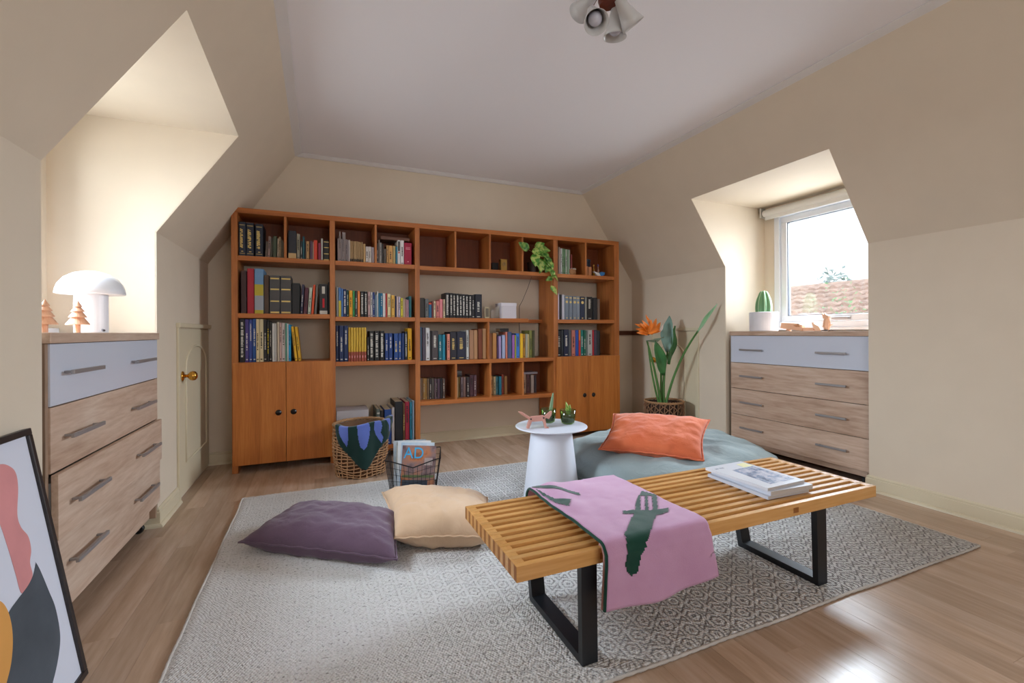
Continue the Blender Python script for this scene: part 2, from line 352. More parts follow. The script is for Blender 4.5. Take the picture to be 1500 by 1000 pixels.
shelf(.115, .729, 1.128); shelf(.115, .729, .778); shelf(.115, .729, .097, .045)
shelf(.768, 1.76, 1.126); MB().box(1.76, 2.0205, 3.98, BBK, 1.092, 1.125).build('cleat', TEAKH, bc)
shelf(.768, 2.021, .766); shelf(.768, 2.021, .43)
shelf(2.068, 2.706, 1.12); shelf(2.068, 2.706, .77)
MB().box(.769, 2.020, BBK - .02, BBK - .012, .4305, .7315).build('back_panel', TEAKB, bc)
def div(x, z0, z1, w=.016, y0=BF + .006): MB().box(x - w / 2, x + w / 2, y0, BBK - .021, z0 + .0005, z1 - .0005).build('divider', TEAKV, bc, bevel=.001)
for x in (-.229, .419): div(x, 1.561, ZTOP - .038)
for x in (1.076, 1.391, 1.707): div(x, 1.556, ZTOP - .038)
div(2.381, 1.551, ZTOP - .038)
div(1.375, .766, 1.092, .018)
for x in (1.077, 1.391, 1.707): div(x, .43, .732)
# cupboards
def cupboard(x0, xm, x1, zt, zb, kz):
    a, b = x0 + .005, x1 - .005
    MB().box(x0 + .012, x1 - .012, BF + .01, BBK, zb, zb + .02).build('cupboard_floor', TEAKH, bc)
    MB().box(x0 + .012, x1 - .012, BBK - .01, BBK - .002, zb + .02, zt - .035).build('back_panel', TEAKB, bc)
    for p, q, kx in ((x0, xm - .0015, xm - .05), (xm + .0015, x1, xm + .05)):
        d = MB().box(p, q, BF - .02, BF - .001, zb - .008, zt - .002).build('door', TEAKD, bc, bevel=.0015)
        Rk = Matrix.Rotation(PI / 2, 3, 'X')
        MB().lathe([(0, -.008), (.019, -.008), (.021, -.001), (.017, .0), (.015, .004), (.005, .007), (0, .007)], 20, (kx, BF - .022, kz), Rk).build('knob', plain('dark_knob', '1e1a1a', .3, .3), d, smooth=True)
cupboard(-.565, -.2265, .098, .792, .066, .42)
cupboard(2.044, 2.394, 2.753, .77, .05, .394)
# ------------------------------------------------------------------ books
BOOKS=[
 ('in leftmost top cubby',1.561,0.02,0.20,"""
-531,43,248,1c2436,navy with gold lettering,G,0
-484,49,245,1c2436,navy with gold lettering,G,0
-426,49,240,1c2436,navy with gold lettering,G,0
-364,14,118,6b5d52,grey brown,-,0.06
-348,16,155,8d746c,dusty pink,d,0.05
-329,12,145,4a4636,dark olive,-,0.03
-314,25,160,3f4a36,dark green,-,0.02
-286,11,145,b6a48c,pale,d,0.02
-273,13,159,a08a6c,tan,d,0
-257,8,135,6a5f4c,drab brown,-,0
-247,8,115,5c5242,dim brown,-,0"""),
 ('in second top cubby from left',1.561,0.02,0.20,"""
-210,53,212,23262f,black jacketed with tan foot,L,0
-153,22,192,8e8876,grey beige,d,0
-128,14,138,1c2a2e,black green,w,0
-112,12,175,1b5560,teal,-,0
-97,7,130,26262a,thin black,-,0
-88,21,140,c79e6c,tan,d,0
-62,18,143,5b4050,plum,-,0
-42,6,135,b89a80,thin buff,-,0
-35,25,152,d8442c,orange red,-,0
-5,19,131,8a2540,crimson,-,0
16,13,168,c2c0b8,pale grey,-,0
33,41,155,1e1a1a,black with gold marks,B,0"""),
 ('in third top cubby from left',1.561,0.03,0.19,"""
135,10,180,9a8c8a,thin grey mauve,-,0
147,10,234,a3948f,thin grey mauve,d,0
159,10,178,8f8382,thin grey mauve,-,0
171,10,232,9a8c8a,thin grey mauve,d,0
183,10,231,a3948f,thin grey mauve,-,0
194,10,175,8f8382,thin grey mauve,d,0
206,10,174,9a8c8a,thin grey mauve,-,0
219,7,175,cfc6c2,thin off-white,-,0
227,10,168,a98a5e,tan with dark foot,F,0
239,10,167,b4946a,tan with dark foot,F,0
252,10,166,a98a5e,tan with dark foot,F,0
264,10,166,b4946a,tan with dark foot,F,0
276,10,166,a98a5e,tan with dark foot,F,0
288,10,165,b4946a,tan with dark foot,F,0
300,10,164,a98a5e,tan with dark foot,F,0
312,10,164,b4946a,tan with dark foot,F,0
326,17,150,c19c68,light tan,-,0
345,20,131,d2ccc8,white,d,0
366,22,132,dcd6d0,white with dark title,D,0
391,19,129,b4aab0,pale lavender,-,0"""),
 ('in fourth top cubby from left',1.561,0.02,0.19,"""
429,11,160,3b3a3c,charcoal,w,0
442,11,190,7e726a,grey brown,-,0
455,10,168,a9a6a2,light grey,d,0
468,14,162,3a3430,dark brown,-,0
484,19,122,5a5046,drab brown,-,0
505,16,150,b98c55,tan,d,0
523,31,150,cf9a58,orange tan,d,0
556,20,150,b9a06a,straw,-,0
579,13,145,2f7a92,teal blue,-,0
594,22,200,e2dfdc,white with black band,K,0
618,27,200,dedad8,white,d,0
647,60,182,a8123c,thick crimson,P,0"""),
 ('on second shelf, left bay',1.146,0.02,0.23,"""
-518,33,310,3a1d1e,dark maroon,-,0
-479,43,328,b02234,tall red,-,0
-432,57,328,6d96bd,blue yellow and grey,M,0
-370,29,284,4a3322,dark brown,-,0
-335,68,284,4b4848,thick charcoal gold-barred,B,0
-263,71,284,4b4848,thick charcoal gold-barred,B,0
-187,54,232,18181a,thick black,-,0
-131,16,223,2b2a48,navy leaning,w,0.06
-109,24,200,5c2836,maroon leaning,d,0.06
-80,19,203,c3cbb8,pale green leaning,d,0.07
-55,15,225,e2562c,orange leaning,-,0.07
-34,15,229,77706a,grey brown leaning,-,0.07
1,61,232,1d1b1c,thick black red-marked,C,0
66,8,249,121213,thin black,-,0"""),
 ('on third shelf, left bay',0.792,0.02,0.22,"""
-528,32,315,17171b,black white-lettered,W,0
-493,21,312,4b3c80,purple,w,0
-469,21,312,3a4a96,blue violet,w,0
-446,22,316,1d4c90,royal blue,w,0
-423,19,315,dcc79a,cream,d,0
-401,23,315,d8c8a0,cream speckled,d,0
-376,21,309,2c2a2c,black grey-lettered,w,0
-352,12,302,201c1c,black yellow-lettered,Y,0
-338,14,292,33302e,dark charcoal,w,0
-320,14,283,d0ccc6,off-white,-,0
-305,16,283,c4c0bc,pale grey,-,0
-285,12,294,c9b8a0,cream brown-edged,-,0
-271,13,288,cdaaa0,pinkish,d,0
-256,22,287,d2c6c2,pale pink,d,0
-232,9,284,5d9a84,thin green,-,0
-221,9,280,dedede,thin white,-,0
-210,14,274,1796c8,bright blue,d,0
-168,17,259,e8b426,yellow leaning,d,-0.1
-144,17,258,e8b426,yellow leaning,d,-0.1"""),
 ('on second shelf, second bay',1.128,0.02,0.17,"""
124,14,237,9a9c98,grey,-,0
141,17,229,5b86bf,blue with yellow foot,T,0
160,13,222,4a76b2,blue,-,0
175,23,218,16285a,navy white-lettered,W,0
200,14,211,1c4a44,dark green,w,0
218,24,207,e8a420,golden yellow,d,0
244,16,207,3c9a5c,green,d,0
262,16,206,3a3632,black grey,w,0
281,17,207,e88a48,orange,-,0
303,26,204,1a1a1c,black white-dotted,W,0
332,23,204,1a1a1c,black white-dotted,W,0
359,17,200,c8a4a0,pink,d,0
379,16,200,dcdad8,white,d,0
397,14,200,1d3a7a,navy blue,w,0
414,14,181,7a8ea0,grey blue,-,0
431,6,207,e8e6e0,thin white,-,0
440,14,194,1f6a8c,teal blue,-,0
456,17,194,20749a,teal,w,0
475,21,194,dedad6,white,-,0
498,9,194,c23a34,thin red,-,0
511,26,189,e4d8a8,cream,d,0
542,25,179,e0b050,yellow tan,d,0
570,13,175,1e2a52,navy,-,0
585,11,169,d8c0b8,pale pink,-,0
599,15,169,cfc6dc,lavender white,d,0
617,17,157,d8cc40,yellow green,d,0
636,14,149,c0a890,buff,-,0
653,14,149,b89090,rosy brown,-,0
670,12,145,cc9cb0,pink,w,0
685,19,175,1c6c78,teal,-,0"""),
 ('on third shelf, second bay',0.778,0.02,0.17,"""
119,22,281,1a2c58,navy silver-lettered,w,0
145,30,281,1a2c58,navy silver-lettered,w,0
179,28,281,1a2c58,navy silver-lettered,w,0
211,17,266,d9b23c,yellow red-footed,S,0
230,17,266,d9b23c,yellow red-footed,S,0
250,17,266,d9b23c,yellow red-footed,S,0
270,17,266,d9b23c,yellow red-footed,S,0
289,17,266,d9b23c,yellow red-footed,S,0
309,17,266,d9b23c,yellow red-footed,S,0
329,17,266,d9b23c,yellow red-footed,S,0
352,14,190,2a2624,thin dark,w,0
370,35,239,161618,black white-lettered,W,0
409,37,239,161618,black white-lettered,W,0
451,33,239,161618,black white-lettered,W,0
491,26,220,1c3f82,blue,w,0
521,30,220,1c3f82,blue,w,0
561,33,218,244c90,blue,g,0
597,22,218,244c90,blue,g,0
624,22,220,1d3a70,dark blue,-,0
649,19,234,1a1a1c,black white-lettered,W,0
673,32,260,f0b81c,bright yellow,d,0"""),
 ('on second shelf, wide third bay',1.126,0.02,0.16,"""
771,43,166,35322f,thick dark grey,-,0
818,28,159,6a6c6c,grey,d,0
849,23,127,1f6088,teal orange-topped,O,0
875,13,141,7a3a38,maroon,-,0
891,16,141,d8c8a8,cream,d,0
911,28,141,d07a74,coral pink,d,0
942,26,159,e48a90,pink,-,0
972,16,159,cfc0a0,cream dark-spotted,d,0
993,32,215,222022,black white-patterned,W,0
1029,26,213,1b1a1d,black pale-lettered,W,0
1058,26,212,201e22,black pale-lettered,W,0
1086,26,210,18171a,black pale-lettered,W,0
1115,26,209,1b1a1d,black pale-lettered,W,0
1143,26,207,201e22,black pale-lettered,W,0
1171,26,206,18171a,black pale-lettered,W,0
1200,26,204,1b1a1d,black pale-lettered,W,0
1228,26,203,201e22,black pale-lettered,w,0
1261,61,211,191b2a,thick navy black,w,0"""),
 ('on third shelf left of wide bay divider',0.767,0.03,0.20,"""
776,16,281,4a6a84,blue grey,-,0
795,26,277,5a5260,grey purple,-,0
824,33,275,d6d6d6,white,d,0
861,12,251,221e20,thin black,-,0
876,53,249,4a4244,thick dark grey,w,0
934,31,217,146878,teal,w,0
968,23,217,1c86a0,bright teal,-,0
1009,23,222,e0907c,pink,d,0
1036,56,240,22222e,thick navy black,g,0
1096,78,243,1e2238,thick navy,g,0
1180,23,255,c8c8c4,white,d,0
1210,37,255,a87c5c,brown tan,-,0
1251,33,255,b88a60,tan,-,0
1289,37,266,7a3c1e,red brown,-,0
1330,31,268,c09468,beige tan,-,0"""),
 ('on third shelf right of wide bay divider',0.765,0.03,0.18,"""
1387,36,228,8c5630,brown,-,0
1426,37,230,cf9656,light tan,-,0
1467,13,202,4a2c58,dark purple,-,0
1482,21,202,b09cc8,lavender,-,0
1516,29,212,a8b4d4,pale blue,-,0
1549,15,240,d8806c,salmon,-,0
1568,39,240,46587e,blue grey,-,0
1613,23,213,a468b4,violet,-,0
1641,13,210,c4c83c,yellow green,-,0
1656,33,226,3a7ad0,bright blue,d,0
1693,26,224,f0c020,yellow,-,0
1721,25,222,b88428,ochre,d,0
1748,18,222,a8a694,grey cream,-,0
1770,16,218,d8c890,cream,-,0
1789,28,253,7a7a38,olive,d,0
1823,21,253,4a4828,dark olive,-,0"""),
 ('in first lower cubby',0.430,0.09,0.14,"""
772,12,184,5a5450,dim grey,w,0
786,11,183,8a8078,grey,-,0
799,12,182,a89070,buff,-,0
813,14,181,b48c4c,golden tan,w,0
829,16,180,a88448,tan,-,0
847,17,179,7c6850,drab brown,-,0
866,19,178,3c383a,charcoal,w,0
887,21,178,6a645e,grey,-,0
910,14,177,70606a,mauve,-,0
926,8,176,4a4044,dark,w,0
935,23,175,5c4858,plum,-,0
961,20,174,2e2a30,black,-,0
983,21,173,6a5a54,brown,w,0"""),
 ('in second lower cubby',0.430,0.09,0.14,"""
1085,17,177,3c3448,dark violet,w,0
1105,19,177,b8a07c,cream,-,0
1127,13,179,8c7434,mustard,d,0
1144,22,177,7c6c70,grey mauve,d,0
1170,24,179,8a6e68,rosy brown,-,0
1197,29,177,3c3438,charcoal,w,0
1230,32,193,5c3c48,tall plum,d,0
1266,27,191,6c505c,mauve,w,0"""),
 ('in third lower cubby',0.430,0.09,0.14,"""
1398,25,175,a88c5c,tan,d,0
1426,22,173,b08450,ochre tan,d,0
1450,24,170,b4a078,cream grey,d,0
1476,24,168,3a7480,grey teal,d,0
1503,27,170,1c7c98,teal blue,-,0
1533,24,184,8c3820,rust red,d,0
1561,27,170,9a7040,brown tan,-,0"""),
 ('in fourth lower cubby',0.430,0.09,0.14,"""
1718,30,175,26222a,black,-,0
1750,31,177,a08470,tan and violet,d,0
1785,33,177,5c3838,dark maroon,d,0
1827,33,168,a89890,pale grey,-,0
1863,25,166,342a34,dark plum,-,0"""),
 ('in cubby right of trailing plant',1.551,0.02,0.20,"""
2075,13,265,c8c4bc,thin white,-,0
2093,13,256,b8a89c,thin buff,-,0
2112,13,245,d8d8dc,thin white red-marked,d,0
2129,15,245,8aa888,thin pale green,d,0
2149,15,242,6a9068,thin green,d,0
2168,13,240,c4ccc0,thin pale,d,0
2187,15,240,7c9c7c,thin grey green,-,0
2205,13,238,a4a49c,thin grey,-,0
2225,15,195,7c2c24,thin red brown,-,0"""),
 ('on second shelf, right bay',1.120,0.02,0.18,"""
2072,26,250,d8d0e0,lavender white,-,0
2101,17,238,34343c,thin dark,-,0
2124,28,238,c8c8d4,silver white,-,0
2156,40,229,76808e,silver blue gold-marked,N,0
2200,37,226,76808e,silver blue gold-marked,N,0
2242,43,226,76808e,silver blue gold-marked,N,0
2289,36,225,8490a0,silver blue,N,0
2330,48,225,26304a,navy gold-marked,N,0
2382,17,219,9a988c,thin grey,-,0
2404,62,225,16161a,thick black silver-lettered,w,0
2473,48,218,1a1a20,black,-,0
2526,28,206,806c60,grey brown,-,0"""),
 ('on third shelf, right bay',0.770,0.02,0.18,"""
2072,43,244,1a1c22,black white-banded,w,0
2119,23,250,3c4248,dark grey,-,0
2146,51,256,1c2440,navy,w,0
2200,26,250,585c60,grey,-,0
2234,40,250,c87c6c,salmon pink,d,0
2278,31,250,2c50a8,blue,-,0
2314,17,250,e07820,orange red,O2,0
2334,28,250,187870,teal,w,0
2367,20,250,1c6048,green,w,0
2390,15,245,6c7c74,thin grey green,-,0
2410,49,250,bcbcb8,pale grey,d,0
2463,18,250,b81c2c,thin red,-,0
2485,28,250,4a4454,grey purple,-,0
2517,23,245,343238,charcoal,-,0
2544,14,238,18181a,thin black,-,0"""),
 ('on bottom shelf, second bay',0.097,0.02,0.27,"""
423,26,290,5c6660,checked grey,K2,0
452,26,278,2a2420,black spiral-bound,g,0
483,53,284,1e4488,blue,w,0
540,23,296,b8aea8,tall beige,-,0
566,63,342,15151a,tall thick black,-,0
631,16,325,6a4a2c,brown gilt,g,0
649,35,334,a82440,tall red,d,0
688,18,331,2c90b0,tall teal,d,0
710,13,339,a8c0d8,tall pale blue,-,0"""),
]
ORD = ['first', 'second', 'third', 'fourth', 'fifth', 'sixth', 'seventh', 'eighth', 'ninth', 'tenth', 'eleventh', 'twelfth', 'thirteenth', 'fourteenth', 'fifteenth']
PAGES = plain('book_pages', 'cfc2a6', .9, bump=.1, bscale=300)
def colm(c, rough=.5): return plain('cover_' + c, c, rough, var=.07)
GOLD = plain('gilt', 'd8bc70', .35, .3); LIGHT = plain('pale_print', 'd6d2c8', .7); DARK = plain('dark_print', '2a2624', .7); YEL = plain('yellow_print', 'e8cc30', .7); REDP = plain('red_print', 'c8202c', .6)
TAN = plain('tan_print', 'c8a878', .8); CRIM = plain('foot_red', '9c4a3a', .7); PINKP = plain('pink_print', 'e0a0a8', .7)
def marks(mb, w, h, z0, z1, cw, seed):
    # rows of letter-like strokes running up the spine
    rr = random.Random(seed); z = z0
    while z < z1:
        L_ = rr.uniform(.004, .011)
        mb.box(-cw / 2, cw / 2 * rr.uniform(.5, 1), -.0008, 0, z, min(z + L_, z1)); z += L_ + (.009 if rr.random() < .2 else .0028)
def make_book(x, w, h, col, style, lean, z, back, depth, name='book', seed=0):
    """cover is the thing itself (origin at its foot, spine facing the room); pages and spine print are parts"""
    t = min(.003, w * .18); d = depth
    c = MB().box(-w / 2, -w / 2 + t, 0, d, 0, h).box(w / 2 - t, w / 2, 0, d, 0, h).box(-w / 2 + t, w / 2 - t, 0, t * .8, 0, h)
    o = c.build(name, colm(col), None, bevel=min(.0015, w * .12), bseg=1)
    o.location = (x + w / 2, BF + .003 + back + random.uniform(0, .012), z)
    MB().box(-w / 2 + t, w / 2 - t, t, d - .004, .003, h - .003).build('pages', PAGES, o)
    p = MB(); mt = None; e = -.0008
    def bar(z0, z1, f=.8): p.box(-w / 2 * f, w / 2 * f, e, 0, z0 * h, z1 * h)
    if style == 'G':
        marks(p, w, h, .24 * h, .78 * h, w * .25, seed); 
        q = MB(); marks(q, w, h, .26 * h, .8 * h, w * .25, seed + 5)
        p.add([(a - w * .2, b, c_) for a, b, c_ in q.v], q.f); p.v = p.v[:]; bar(.9, .915); bar(.075, .085); bar(.13, .15, .3); mt = GOLD
    elif style == 'B':
        for a in (.02, .31, .62, .9): bar(a, a + .035, .85)
        mt = GOLD
    elif style == 'L': bar(.0, .2, 1); mt = TAN
    elif style == 'M':
        bar(.4, .65, 1); bar(0, .08, 1); mt = plain('spine_yellow', 'b9a83a', .7); MB().box(-w / 2, w / 2, e, 0, .08 * h, .4 * h).build('spine_panel', plain('spine_grey', '9aa0a8', .7), o)
    elif style == 'C':
        bar(.68, .92, .35); bar(.0, .12, .9); mt = LIGHT; MB().box(-w * .12, w * .12, e, 0, .22 * h, .52 * h).build('spine_panel', REDP, o)
    elif style == 'F': bar(.02, .16, .8); mt = DARK
    elif style == 'S':
        bar(.0, .28, 1); mt = CRIM; MB().box(-w * .18, w * .18, e * 1.6, 0, .1 * h, .17 * h).build('spine_motif', PINKP, o)
    elif style == 'T': bar(0, .55, 1); mt = plain('spine_lemon', 'cfc04a', .7)
    elif style == 'O': bar(.88, 1, 1); mt = plain('spine_orange', 'd8583c', .7)
    elif style == 'O2': bar(.0, .6, 1); mt = REDP
    elif style == 'K': bar(.55, .95, .6); mt = DARK; MB().box(-w * .25, w * .25, e * 1.4, 0, .46 * h, .52 * h).build('spine_motif', plain('spine_orange', 'd8583c', .7), o)
    elif style == 'K2':
        for a in range(8):
            for b in (-.3, 0, .3): p.box((b - .1) * w, (b + .1) * w, e, 0, (.06 + a * .115) * h, (.1 + a * .115) * h)
        mt = LIGHT
    elif style == 'P': bar(.7, .74, .6); bar(.78, .8, .6); bar(.12, .17, .2); mt = PINKP
    elif style == 'N':
        bar(.9, .94, .7); bar(.05, .09, .3); p.lathe([(0, 0), (w * .3, 0), (w * .3, .0008), (0, .0009)], 14, (0, 0, .74 * h), Matrix.Rotation(PI / 2, 3, 'X')); mt = GOLD
    elif style == 'D': marks(p, w, h, .3 * h, .7 * h, w * .3, seed); mt = DARK
    elif style == 'W': marks(p, w, h, .12 * h, .92 * h, w * .5, seed); mt = LIGHT
    elif style == 'Y': marks(p, w, h, .2 * h, .8 * h, w * .5, seed); mt = YEL
    elif style in 'wdg' and style != '-':
        a = .25 + random.random() * .25; marks(p, w, h, a * h, min(.92, a + .4) * h, w * .38, seed); bar(.05, .075, .5); mt = {'w': LIGHT, 'd': DARK, 'g': GOLD}[style]
    if mt: p.build('spine_print', mt, o)['kind'] = 'stuff'
    if lean:
        o.rotation_euler = (0, lean, 0)
        o.location.z += abs(math.sin(lean)) * w / 2 + .0005
    return o
seed = 0
for place, z, back, depth, txt in BOOKS:
    rows_ = [l.split(',') for l in txt.strip().split('\n')]; n = len(rows_); names = {}
    for i, (x, w, h, c, words, st, lean) in enumerate(rows_):
        seed += 1
        o = make_book(int(x) / 1000, int(w) / 1000, int(h) / 1000, c, st, float(lean), z, back, depth, seed=seed)
        pos = ORD[i] + ' from the left' if i < (n + 1) // 2 else ('last' if i == n - 1 else ORD[n - 1 - i] + ' from the right')
        if i == n - 1: pos = 'first from the right'
        tag(o, ('%s book, %s %s' % (words, pos, place)).replace('from the', 'from'), 'book', 'books ' + place)
def lying(name, x0, x1, y0, y1, z, h, col, label, cat='book'):
    o = MB().box(0, x1 - x0, 0, y1 - y0, 0, .003).box(0, x1 - x0, 0, y1 - y0, h - .003, h).box(0, x1 - x0, 0, .003, .003, h - .003).build(name, colm(col), None, bevel=.001, bseg=1)
    o.location = (x0, y0, z); MB().box(.002, x1 - x0 - .002, .003, y1 - y0 - .004, .003, h - .003).build('pages', PAGES, o); return tag(o, label, cat)
lying('book', .462, .695, BF + .05, BF + .2, 1.561 + .1975 + .003, .026, '6c4636', 'red brown book lying flat across the books in the fourth top cubby')
lying('book', .125, .375, BF + .03, BF + .28, .0975, .074, '4c4644', 'lowest grey book lying on the bottom shelf behind the wicker basket')
lying('book', .125, .37, BF + .03, BF + .28, .172, .07, '5c5550', 'grey brown book in the flat pile behind the wicker basket')
lying('book', .12, .37, BF + .03, BF + .27, .2425, .078, 'a8a4a8', 'silver grey album lying in the pile behind the wicker basket')
lying('book', .12, .36, BF + .03, BF + .27, .321, .07, 'b4b0b4', 'topmost pale grey album lying in the pile behind the wicker basket')
lying('book', 1.715, 1.90, BF + .10, BF + .22, .43 + .1775, .02, '8c8690', 'grey book lying on top of the books in the fourth lower cubby')
lying('book', 1.50, 1.585, BF + .05, BF + .16, .765 + .2415, .03, '1a181c', 'black box lying on the books right of the wide bay divider')
for i in range(3):
    lying('disc_case', 1.088, 1.155, BF + .10, BF + .22, .43 + .1825 + i * .017, .0165, ['2a2628', '54504e', '6c6866'][i], ['lowest dark disc case lying on the second lower cubby row', 'middle grey disc case lying on the second lower cubby row', 'topmost grey disc case lying on the second lower cubby row'][i], 'disc case')
# ------------------------------------------------------------------ small things on the bookcase
o = empty('desk_clock', (1.545, BF + .06, 1.556)); tag(o, 'small brass desk clock in the third empty cubby of the wide bay', 'clock')
MB().box(-.03, .03, 0, .05, 0, .1).box(-.034, .034, -.003, .053, .1, .108).box(-.034, .034, -.003, .053, 0, .008).build('case', plain('aged_brass', 'a07a3c', .35, .6), o, bevel=.002)
MB().lathe([(0, 0), (.02, 0), (.02, .003), (0, .003)], 20, (0, -.0035, .062), Matrix.Rotation(PI / 2, 3, 'X')).build('dial', plain('clock_dial', '8a6a34', .5), o)
MB().box(-.001, .001, -.0085, -.0065, .062, .078).box(-.001, .010, -.0085, -.0065, .061, .063).build('hands', DARK, o)
o = MB().box(-.03, .03, .0, .06, 0, .075).box(-.032, .032, -.002, .062, .075, .085).build('trinket_box', plain('black_box', '1a1614', .5), None, bevel=.002); o.location = (1.49, BF + .14, 1.556); tag(o, 'small black box behind the brass clock in the wide bay cubby', 'box')
o = empty('storage_box', (1.585, BF + .04, 1.126)); tag(o, 'white cardboard box with lid on the second shelf of the wide bay', 'box')
MB().box(-.073, .073, .002, .15, 0, .12).build('body', plain('white_card', 'd6d2da', .7), o, bevel=.002)
MB().box(-.076, .076, -.002, .153, .112, .142).build('lid', plain('white_card_lid', 'e0dce4', .7), o, bevel=.002)
o = MB().grid(lambda a, b: (math.cos(a * 2.2) * .05, math.sin(a * 2.2) * .11, b * (.135 - .06 * a)), 12, 4).build('paper_scroll', plain('cream_paper', 'd0c8bc', .8), None, smooth=True, solid=.002); o.location = (1.47, BF + .04, 1.1265); tag(o, 'curled cream paper standing left of the white storage box', 'paper')
fr = empty('small_frame', (1.37, BF + .03, 1.1265)); tag(fr, 'tiny pale picture frame beside the black books in the wide bay', 'picture frame')
MB().box(-.022, .022, 0, .008, 0, .1).build('border', plain('pale_frame', 'b8a888', .5), fr, bevel=.001); MB().box(-.015, .015, -.001, 0, .012, .088).build('picture', plain('frame_picture', '6a6050', .6), fr)
c = [(1.758, BF + .012, 1.565)]; 
cb = MB().tube([(1.83, BF + .10, 1.55), (1.835, BF + .09, 1.52), (1.815, BF + .13, 1.42), (1.79, BF + .2, 1.30), (1.775, BF + .24, 1.25), (1.775, BF + .24, 1.0)], .0022, 6).build('power_cable', plain('grey_cable', '4a4440', .6), None, smooth=True); tag(cb, 'thin dark cable hanging under the trailing plant cubby', 'cable')
# pothos
LEAFG = None
def leafmat(name, c1, c2, sc=40):
    mt, nt, b = nm(name); tc = N(nt, 'ShaderNodeTexCoord'); no = N(nt, 'ShaderNodeTexNoise', Scale=float(sc), Detail=3.0); nt.links.new(tc.outputs['Object'], no.inputs['Vector'])
    r = ramp(nt, [(.42, c1), (.58, c2)]); nt.links.new(no.outputs['Fac'], r.inputs['Fac']); nt.links.new(r.outputs['Color'], b.inputs['Base Color']); b.inputs['Roughness'].default_value = .38
    return mt
POTH = leafmat('variegated_leaf', '4c8c2c', 'b4c468', 30); STEM = plain('green_stem', '5c8c3c', .5); STEMY = plain('pale_vine', 'a89458', .6)
def leaf(parent, base, direction, normal, L, Wd, mat, curl=.25, heart=True, name='leaf', fold=.15):
    d = Vector(direction).normalized(); n = Vector(normal); n = (n - d * n.dot(d)).normalized(); s = d.cross(n)
    def fn(a, b):
        t = b; u = a * 2 - 1
        if heart: wd = Wd * .5 * (math.sin(PI * min(1, t * .92 + .08)) ** .75) * (1.25 - .55 * t)
        else: wd = Wd * .5 * math.sin(PI * min(1, .06 + t * .94)) ** .8
        p = Vector(base) + d * (L * t) + s * (wd * u) + n * (L * (-curl * t * t) + abs(u) * wd * fold + .03 * L * math.sin(t * 9 + u * 3))
        return p
    return MB().grid(fn, 6, 9).build(name, mat, parent, smooth=True, solid=.0008)
pt = empty('trailing_plant', (1.86, BF + .05, 1.556)); tag(pt, 'variegated trailing pothos spilling out of the top cubby of the wide bay', 'plant')
MB().lathe([(0, 0), (.04, 0), (.05, .01), (.056, .10), (.051, .10), (.046, .085), (0, .085)], 24, (0, .06, 0)).build('pot', plain('brown_pot', '3a2a22', .5), pt, smooth=False)
vine = [(0, .05, .085), (.0, .02, .19), (-.02, -.02, .215), (.05, -.035, .17), (.10, -.05, .10), (.13, -.055, .02), (.135, -.06, -.06), (.125, -.065, -.13)]
MB().tube(vine, .003, 6).build('vine', STEMY, pt, smooth=True)
MB().tube([(0, .05, .085), (-.04, -.01, .19), (-.10, -.05, .20)], .0025, 6).build('vine', STEMY, pt, smooth=True)
MB().tube([(0, .05, .085), (.0, -.02, .15), (-.01, -.05, .06)], .0025, 6).build('vine', STEMY, pt, smooth=True)
POTH2 = leafmat('dark_pothos_leaf', '2f6a24', '86a850', 35)
LV = [((-.10, -.05, .20), (-.7, -.3, .35), .115, .075), ((-.05, -.04, .20), (.5, -.3, -.25), .12, .085), ((.0, -.045, .20), (.75, -.3, .12), .12, .09), ((.03, -.05, .18), (.6, -.4, -.5), .115, .085), ((-.03, -.05, .16), (-.2, -.5, -.9), .12, .085), ((.0, -.06, .12), (.15, -.4, -1), .12, .085), ((.07, -.05, .14), (.5, -.4, -.7), .11, .08), ((.06, -.06, .11), (-.1, -.4, -.9), .10, .075), ((.10, -.055, .10), (.3, -.4, -.9), .10, .075), ((.11, -.06, .06), (-.5, -.5, -.5), .095, .07), ((.125, -.06, .03), (.3, -.3, -.9), .09, .065), ((.13, -.065, -.02), (.6, -.3, -.4), .085, .055), ((.135, -.065, -.05), (-.75, -.3, -.25), .075, .05), ((.12, -.07, -.13), (.55, -.2, -.6), .10, .05), ((-.02, -.03, .22), (.3, -.5, .3), .10, .08), ((.02, -.06, .05), (-.1, -.3, -.8), .07, .055)]
for k_, (b_, d_, L_, w_) in enumerate(LV): leaf(pt, b_, d_, (-.5 + .35 * (k_ % 4), -1, .1 + .25 * (k_ % 3)), L_, w_, POTH if k_ % 3 else POTH2, .25, fold=.3)
# right-hand cubbies
bk = empty('lidded_basket', (2.245, BF + .07, 1.551)); tag(bk, 'small lidded wicker basket with zigzag rim beside the thin magazines', 'basket')
MB().lathe([(0, 0), (.045, 0), (.052, .02), (.05, .05), (.047, .052), (0, .052)], 24).build('body', plain('small_wicker', 'a87850', .8, bump=.8, bscale=120), bk)
p = MB()
for i in range(24):
    q = 2 * PI * i / 24; p.lathe([(0, -.006), (.006, 0), (0, .006)], 6, (.05 * math.cos(q), .05 * math.sin(q), .056 + .005 * (i % 2)))
p.build('rim', plain('rim_white', 'd8d0c4', .7), bk)
o = empty('ball_ornament', (2.17, BF + .07, 1.551)); tag(o, 'small brown round pot left of the lidded wicker basket', 'pot')
MB().lathe([(0, 0), (.02, .0), (.03, .02), (.024, .045), (.012, .05), (0, .05)], 16).build('body', plain('brown_pot2', '6a4430', .5), o, smooth=True)
o = empty('storage_tin', (2.44, BF + .12, 1.551)); tag(o, 'dark blue round tin at the back of the top right cubby', 'tin')
